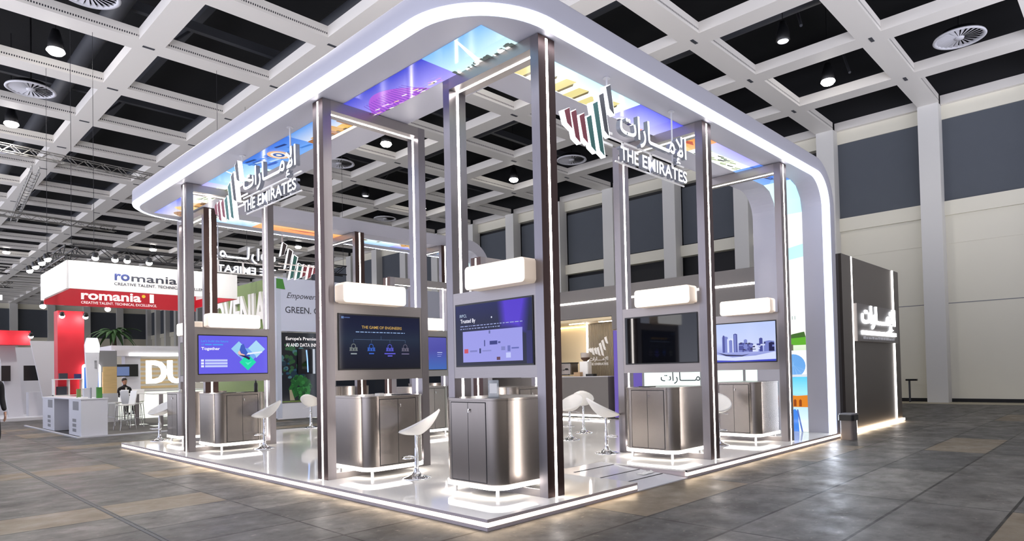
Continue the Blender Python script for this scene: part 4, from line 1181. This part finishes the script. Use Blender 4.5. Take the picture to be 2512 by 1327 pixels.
flat('pale carton on the white counter', 'carton', 'box', .42, 18.0, 1.087, .16, .16, .28, 0, M['lgrey'])
flat('bright green can box on the near end of the white counter', 'can', 'can', .52, 17.0, 1.087, .13, .13, .31, 0, M['green3'])
flat('thin grey tablet stand on the white counter', 'display_stand', 'stand', .36, 17.2, 1.087, .02, .12, .30, 0, M['grey'])
flat('stack of white leaflets on the white counter', 'leaflets', 'paper', .25, 17.6, 1.087, .2, .3, .03, 0, M['white'])
t = thing('sign_pillar', 'tapered white glowing sign pillar right of the red column', 'sign', (1.12, 20.6, .02))
b = MB(); b.prism([(-.09, 0), (.09, 0), (.20, 2.75), (.14, 2.98), (-.14, 2.98), (-.20, 2.75)], -.08, .08, 'y'); b.build('body', pm('glowing_white', srgb(214, 214, 220), .4, 0, (1, 1, 1, 1), .06), t)
b = MB(); b.prism([(-.19, 2.5), (.19, 2.5), (.20, 2.75), (.14, 2.97), (-.14, 2.97), (-.20, 2.75)], -.085, -.08, 'y'); b.build('lit_cap', M['lightbox'], t)
text('vertical_print', 'romania', M['grey'], t, .05, -.09, 1.95, .07, .40, .001)
# white stand with slanted dividers at the far left
t = thing('white_booth', 'white stand at the left edge with slanted dividers and red cap', 'booth', (0, 0, 0))
b = MB(); b.box(-3.5, 1.9, 29.0, 33.6, 0, .12); b.build('platform', M['whitemat'], t)
b = MB(); b.box(-3.5, 3.0, 33.0, 33.2, .12, 3.2); b.build('back_wall', M['whitemat'], t)
b = MB(); b.prism([(1.3, .12), (2.6, .12), (2.6, 3.3), (.75, 3.3)], 28.9, 29.05, 'y'); b.build('slanted_divider', M['whitemat'], t)
b = MB(); b.prism([(.25, .12), (.75, .12), (.45, 3.2), (-.1, 3.2)], 30.4, 30.55, 'y'); b.build('slanted_divider', M['whitemat'], t)
box('red_cap', M['red'], t, -.9, .85, 29.5, 30.2, 3.15, 3.75)
for x0, x1 in ((.72, 1.22), (-.02, .28)):
    box('screen', M['black'], t, x0, x1, 30.2, 30.28, 1.65, 2.3)
box('plinth', M['whitemat'], t, .9, 1.5, 30.3, 30.9, .12, 1.15)
# stand with the giant letters DU..., its roof, desk and screen
t = thing('letter_booth', 'bright white stand with giant glowing letters behind the high tables', 'booth', (0, 25.2, 0))
b = MB(); b.box(2.9, 8.0, .6, 2.6, 2.62, 3.0); b.box(2.9, 8.0, .1, .62, 2.55, 2.80); b.build('roof', M['whitemat'], t)
b = MB(); b.box(3.4, 8.0, .05, .1, 2.56, 2.66); b.build('led_line', M['lightbox'], t)
b = MB(); b.box(3.3, 3.85, .3, .8, 0, 2.62); b.build('pier', M['whitemat'], t)
b = MB(); b.box(3.0, 8.0, 2.4, 2.6, 0, 2.62); b.build('back_wall', pm('cream_wall', srgb(206, 200, 188), .6), t)
b = MB()
for k in range(7): b.box(3.86, 5.9, 2.36, 2.4, 1.2 + .2 * k, 1.3 + .2 * k)
b.build('slats', M['wood'], t)
text('giant_letters', 'DUBAI', M['lightbox'], t, 4.05, .25, 1.40, 3.1, .98, .08, .03)
b = MB(); b.box(2.6, 8.0, -.4, .2, .022, 1.10); b.build('lit_desk', pm('glowing_desk', (1, 1, 1, 1), .5, 0, (.94, 1, .9, 1), .55), t)
box('desk_top', M['whitemat'], t, 2.55, 8.0, -.45, .25, 1.10, 1.14)
box('screen', M['black'], t, 2.75, 3.72, .12, .18, 1.72, 2.22)
b = MB(); b.quad((2.8, .115, 1.76), (3.4, .115, 1.76), (3.4, .115, 2.12), (2.8, .115, 2.12)); b.build('display', em((120, 140, 190), .7), t)
box('plywood_panel', M['wood'], t, 2.1, 2.55, -1.6, -1.5, 1.1, 2.1); box('grey_panel', M['grey'], t, 1.75, 2.56, -1.58, -1.5, 1.9, 2.7); box('grey_panel', M['lgrey'], t, 1.9, 2.58, -1.62, -1.5, .022, 1.1)
b = MB(); b.prism(rrect(1.45, 2.02, 1.0, 2.2, .1, 5), -1.66, -1.60, 'y'); b.build('lit_frame', M['lightbox'], t)
b = MB(); b.prism(rrect(1.5, 1.95, 1.05, 2.1, .06, 5), -1.68, -1.66, 'y'); b.build('lit_picture', grad([(0, (70, 130, 230)), (.6, (90, 140, 235)), (.65, (236, 200, 190)), (1, (250, 230, 225))], 1), t)
t = thing('strip_light', 'bright white strip light at the left edge under the dark trusses', 'lamp', (-.5, 35, 5.55))
box('diffuser', M['lightbox'], t, -2, 1.1, -.1, .1, 0, .22)
for k in (-1.5, .8):
    b = MB(); b.tube([(k, 0, .2), (k, 0, 7)], .01, 5); b.build('hanger', M['black'], t)
# potted palm
t = thing('palm', 'green palm rising behind the grey panel at left', 'palm', (4.05, 30.2, 0))
b = MB(); b.lathe([(.32, 0), (.4, .5), (.36, .52)], n=18); b.build('pot', M['grey'], t)
b = MB(); b.tube([(0, 0, .5), (.04, 0, 1.6), (0, .02, 3.8)], [.13, .11, .08], 10); b.build('trunk', pm('palm_trunk', srgb(66, 56, 46), .9, noise=.3, nscale=12), t)
b = MB(); rp = random.Random(4)
for k in range(26):
    a = 2 * PI * k / 26 + rp.uniform(-.1, .1); up = rp.uniform(.1, 1.0); L = rp.uniform(.9, 1.25)
    dx, dy = math.cos(a), math.sin(a)
    prev = None
    for s in range(8):
        f = s / 7; r = L * f * (1 - .12 * f); z = 3.8 + up * .8 * f - (1.15 - .3 * up) * f * f * .75
        w = .09 * math.sin(PI * min(1, f * .9 + .1)) + .004
        c = Vector((dx * r, dy * r, z)); sd = Vector((-dy, dx, -.15)) * w
        row = (b.vert(c + sd), b.vert(c + Vector((0, 0, .02))), b.vert(c - sd))
        if prev:
            b.face((prev[0], row[0], row[1], prev[1])); b.face((prev[1], row[1], row[2], prev[2]))
        prev = row
b.build('fronds', pm('palm_green', srgb(52, 88, 44), .6, noise=.3, nscale=5), t)

# high tables and chairs on the carpet
def high_table(label, x, y):
    t = thing('high_table', label, 'table', (x, y, .022), 0, 'white high tables')
    b = MB(); b.prism(rrect(-.35, .35, -.35, .35, .05, 4), 1.07, 1.10); b.build('table_top', M['white'], t)
    b = MB(); b.box(-.05, .05, -.05, .05, .02, 1.07); b.build('column', M['steel'], t)
    b = MB(); b.prism(rrect(-.28, .28, -.28, .28, .03, 3), 0, .02); b.build('foot', M['chrome'], t)
high_table('white high table with a steel column, left of the other one', 2.42, 20.6)
high_table('white high table nearest the far left steel post', 2.75, 19.2)
def chair_meshes():
    m = {}
    b = MB(); b.prism(rrect(-.21, .21, -.2, .2, .04, 4), .76, .80); m['seat'] = b.mesh('seat', M['white'])
    b = MB(); b.prism([(.19, .78), (.215, .78), (.29, 1.22), (.265, 1.22)], -.2, .2, 'y'); m['back'] = b.mesh('backrest', M['white'])
    for k, (sx, sy) in enumerate(((-1, -1), (-1, 1), (1, -1), (1, 1))):
        b = MB(); b.tube([(sx * .17, sy * .17, .77), (sx * .23, sy * .22, 0)], .011, 6); m['l%d' % k] = b.mesh('leg', M['chrome'])
    b = MB(); b.tube([(-.2, -.195, .3), (.2, -.195, .3)], .008, 5); b.tube([(-.2, .195, .3), (.2, .195, .3)], .008, 5); b.tube([(-.2, -.195, .3), (-.2, .195, .3)], .008, 5); m['bar'] = b.mesh('foot_bar', M['chrome'])
    return m
HM = chair_meshes()
def chair(label, x, y, deg):
    t = thing('bar_chair', label, 'chair', (x, y, .02), math.radians(deg), 'white high-backed bar chairs')
    for k in ('seat', 'back', 'l0', 'l1', 'l2', 'l3', 'bar'): put(HM[k].name.split('.')[0], HM[k], t)
chair('white bar chair right beside the boxy white counter', 1.55, 18.6, 10)
chair('white bar chair just behind the first, left of the table column', 2.0, 21.3, 20)
chair('white bar chair facing the nearer high table from the right', 3.05, 18.5, -20)
chair('white bar chair half behind the far left steel post', 2.65, 21.6, 60)
chair('white bar chair between the two high tables', 2.02, 19.62, 200)

# ------------------------------------------------------------------ green and white stand behind the platform
SY, SX = 17.6, 6.0
t = thing('green_booth', 'stand with an olive green lettered side and white front wall', 'booth', (0, 0, 0))
b = MB(); b.box(SX, 14.0, SY, SY + .2, 3.20, 5.12); b.build('front_wall', pm('cool_white_wall', srgb(196, 200, 218), .6), t)
b = MB(); b.box(SX - .02, SX + .12, SY + .2, 24.6, .1, 5.14); b.build('side_wall', M['green2'], t)
b = MB(); b.box(SX - .03, SX + .14, SY - .012, SY + .2, .1, 5.14); b.build('corner_post', pm('pale_blue_trim', srgb(186, 192, 208), .5), t)
b = MB(); b.box(SX + .14, 14.0, SY + .02, SY + .2, .66, 3.16)
pic = grad([(0, (34, 40, 52)), (.35, (16, 22, 40)), (.8, (20, 26, 36)), (1, (34, 44, 48))], .35)
b.mi = 0; mats = [pic]
rt = random.Random(8)
def dpic(col, pts, d):
    m_ = em(col, .45)
    if m_ not in mats: mats.append(m_)
    b.mi = mats.index(m_); b.face([b.vert((x, SY + .019 - .00005 * d, z)) for x, z in pts])
d = 1
for k in range(46):
    x, z, r = rt.uniform(6.12, 6.95), rt.uniform(1.5, 2.75), rt.uniform(.04, .14)
    dpic(rt.choice([(60, 120, 80), (40, 90, 120), (90, 140, 150), (30, 60, 80), (50, 100, 60)]), [(x + r * math.cos(a), z + r * rt.uniform(.5, 1.1) * math.sin(a)) for a in [2 * PI * j / 7 for j in range(7)]], d); d += 1
for k in range(110):
    a, q = rt.uniform(0, 2 * PI), math.sqrt(rt.random())
    x, z, r = 6.85 + .40 * q * math.cos(a), 1.17 + .40 * q * math.sin(a), rt.uniform(.05, .11)
    dpic(rt.choice([(40, 120, 50), (60, 150, 70), (24, 84, 40), (34, 104, 48)]), [(x + r * math.cos(t_), z + r * math.sin(t_)) for t_ in [2 * PI * j / 6 for j in range(6)]], d); d += 1
dpic((190, 180, 150), [(6.44, .72), (6.62, .72), (6.50, 1.1), (6.42, 1.1)], d); d += 1
dpic((110, 140, 40), [(6.1, .66), (14, .66), (14, .72), (6.1, .70)], d)
b.build('dark_picture_wall', mats, t)
b = MB(); b.box(SX, 14, SY, SY + .1, .06, .62); b.build('white_plinth', M['whitemat'], t)
b = MB(); b.prism([(SX - .02, 4.72), (SX + .30, 4.70), (SX + .22, 5.06), (SX - .02, 5.07)], SY - .02, SY, 'y'); b.build('green_tab', M['green3'], t)
text('script_lettering', 'Empowering', M['text'], t, SX + .36, SY - .005, 4.33, 1.42, .27, .001, 0, .35)
text('script_lettering', 'ac', M['text'], t, SX + 2.25, SY - .005, 4.36, .2, .12, .001, 0, .35)
text('headline', 'GREEN. C', M['text'], t, SX + .30, SY - .005, 3.86, 1.28, .235, .001, .008)
text('caption', "Europe's Premier", M['textwhite'], t, SX + .31, SY + .008, 2.85, 1.2, .16, .002, .014)
text('caption', 'AI AND DATA INNOVATION', M['textwhite'], t, SX + .31, SY + .008, 2.65, 1.85, .13, .002, .014)
text('big_letters', 'SLOVENIA', M['white'], t, SX - .06, 24.4, 3.3, 6.15, 1.42, .04, .03, 0, R90)
s = box('screen', M['gloss'], t, 6.72, 8.35, SY - .05, SY + .01, 1.66, 2.57)
b = MB(); b.tube([(7.10, SY - .055, 1.72), (7.08, SY - .055, 2.2), (7.05, SY - .055, 2.53)], .022, 6); b.build('blue_light_line', em((130, 170, 250), 2), s)

# ------------------------------------------------------------------ people
def person_fig(label, name, x, y, rz, J, mats, skin_parts=True):
    pass
skin = pm('skin', srgb(196, 150, 126), .5)
suit = pm('black_suit_cloth', srgb(26, 26, 32), .8)
hairm = pm('dark_hair', srgb(30, 24, 22), .6)
def skinmesh(name, joints, edges, mat, parent, root=0, sub=2):
    me = bpy.data.meshes.new(name)
    me.from_pydata([j[0] for j in joints], edges, []); me.materials.append(mat)
    o = put(name, me, parent)
    md = o.modifiers.new('skin', 'SKIN'); md.use_smooth_shade = True
    for k, (p, r) in enumerate(joints):
        sv = me.skin_vertices[0].data[k]; sv.radius = r if isinstance(r, tuple) else (r, r); sv.use_root = (k == root)
    ss = o.modifiers.new('sub', 'SUBSURF'); ss.levels = sub; ss.render_levels = sub
    return o
def figure(label, x, y, rz, sit=False, H=1.0, shirt=None):
    """a standing (walking) or seated adult; local front is -y"""
    t = thing('person', label, 'person', (x, y, 0), rz)
    hz = 1.0 if not sit else .80
    J = []; E_ = []
    def j(p, r): J.append((tuple(c * H for c in p), r)); return len(J) - 1
    def chain(a, pts):
        for p, r in pts:
            b_ = j(p, r); E_.append((a, b_)); a = b_
        return a
    pel = j((0, 0, hz), (.16, .12))
    ch = chain(pel, [((0, -.01, hz + .18), (.145, .105)), ((0, -.01, hz + .36), (.17, .115)), ((0, .0, hz + .49), (.12, .09)), ((0, -.005, hz + .57), .055), ((0, -.015, hz + .64), .052)])
    shl = 3
    for s in (-1, 1):
        fw = s * .5
        if not sit:
            chain(pel, [((s * .09, 0, hz - .07), .095), ((s * .10, -.16 * fw - .02, hz - .50), .068), ((s * .10, .18 * fw * (1 if fw < 0 else 1) + .02, .12), .05)])
        else:
            chain(pel, [((s * .10, -.06, hz - .03), .095), ((s * .12, -.46, hz - .02), .07), ((s * .12, -.44, hz - .46), .05)])
        sh = chain(shl, [((s * .19, 0, hz + .45), .072), ((s * .225, .02 + .05 * fw, hz + .18), .054), ((s * .235, -.06 + .03 * fw if not sit else -.2, hz - .06 if not sit else hz + .14), .042)])
    body = skinmesh('body', J, E_, suit, t)
    hd = hz + .72
    b = MB(); n = 14
    prof = [(.02, -.125), (.05, -.115), (.068, -.08), (.078, -.03), (.084, .02), (.084, .06), (.072, .10), (.045, .125), (.01, .133)]
    rings = []
    for r, z in prof:
        rings.append([b.vert((r * .92 * math.cos(2 * PI * k / n) * H, (r * 1.12 * math.sin(2 * PI * k / n) - (.012 if z < -.06 else 0)) * H, (hd + z) * H)) for k in range(n)])
    for a, c in zip(rings, rings[1:]):
        for k in range(n): b.face((a[k], a[(k + 1) % n], c[(k + 1) % n], c[k]), sm=True)
    b.face(rings[0][::-1], sm=True); b.face(rings[-1], sm=True)
    b.tube([(0, -.088 * H, (hd + .02) * H), (0, -.108 * H, (hd - .025) * H), (0, -.09 * H, (hd - .04) * H)], [.010, .015, .010], 8)
    for s in (-1, 1): b.tube([(s * .078 * H, .0, (hd - .03) * H), (s * .088 * H, .01, (hd + .0) * H), (s * .080 * H, .012, (hd + .035) * H)], [.008, .014, .009], 6)
    b.tube([(-.022 * H, -.088 * H, (hd - .068) * H), (.022 * H, -.088 * H, (hd - .068) * H)], .006, 6)
    b.build('head', skin, t)
    b = MB()
    for s in (-1, 1): b.lathe([(.002, -.008), (.011, 0), (.002, .008)], (s * .030 * H, -.090 * H, (hd + .012) * H), 10)
    b.build('eyes', M['ink'], t)
    b = MB(); rings = []
    for r, z in [(.086, .0), (.093, .03), (.094, .07), (.080, .11), (.05, .14), (.012, .15)]:
        rings.append([b.vert((r * .95 * math.cos(2 * PI * k / n) * H, ((r * 1.14) * math.sin(2 * PI * k / n) + .012) * H, (hd + z + (.03 if math.sin(2 * PI * k / n) < -.3 and z < .06 else 0)) * H)) for k in range(n)])
    for a, c in zip(rings, rings[1:]):
        for k in range(n): b.face((a[k], a[(k + 1) % n], c[(k + 1) % n], c[k]), sm=True)
    b.face(rings[-1], sm=True); b.build('hair', hairm, t)
    for s in (-1, 1):
        fw = s * .5
        wx, wy, wz = (s * .237, -.066 + .03 * fw, hz - .075) if not sit else (s * .20, -.26, hz + .14)
        HJ = [((wx * H, wy * H, (wz) * H), (.022, .028)), ((wx * H, (wy - .012) * H, (wz - .085) * H), (.014, .036))]
        HE = [(0, 1)]
        for q in range(4):
            off = (-.03 + .02 * q)
            L_ = (.068, .078, .074, .058)[q]
            a = len(HJ)
            HJ += [((wx * H, (wy - .012 + off) * H, (wz - .105) * H), .0085), (((wx - s * .006) * H, (wy - .014 + off) * H, (wz - .105 - L_ * .55) * H), .008), (((wx - s * .022) * H, (wy - .014 + off) * H, (wz - .105 - L_) * H), .007)]
            HE += [(1, a), (a, a + 1), (a + 1, a + 2)]
        a = len(HJ)
        HJ += [(((wx - s * .01) * H, (wy - .042) * H, (wz - .04) * H), .010), (((wx - s * .022) * H, (wy - .062) * H, (wz - .085) * H), .0085)]
        HE += [(0, a), (a, a + 1)]
        skinmesh('hand', HJ, HE, skin, t, 0, 1)
        fy, fx, fz = ((.18 * fw + .02), s * .10, .0) if not sit else (-.46, s * .12, (hz - .54) * 1.0)
        b = MB(); b.prism([(fx * H + p[0], fy * H + p[1]) for p in rrect(-.048, .048, -.21, .07, .045, 5)], fz * H, fz * H + .035)
        b.prism([(fx * H + p[0], fy * H + p[1]) for p in rrect(-.043, .043, -.19, .06, .04, 5)], fz * H + .035, fz * H + .075)
        b.tube([(fx * H, fy * H, fz * H + .07), (fx * H, fy * H, fz * H + .14)], .045, 10)
        b.build('shoe', shirt or M['black'], t)
    b = MB(); b.prism([(-.035 * H, (hz + .50) * H), (.035 * H, (hz + .50) * H), (.012 * H, (hz + .22) * H), (-.012 * H, (hz + .22) * H)], -.128 * H, -.118 * H, 'y')
    b.build('shirt', M['white'], t)
    return t
figure('person in a dark suit walking past, cut by the left edge', -2.47, 11.9, math.radians(15), False, 1.08, pm('blue_grey_shoe', srgb(130, 150, 180), .6))
figure('person in dark clothes sitting far back at the white desk', 2.95, 24.2, math.radians(10), True, 1.0)
b = MB(); b.lathe([(.22, 0), (.20, .02), (.03, .04), (.03, .70), (.19, .71), (.19, .76)], n=20)
o = b.build('stool', M['grey']); o.location = (2.95, 24.22, .0); tag(o, 'plain grey stool under the seated person', 'stool')
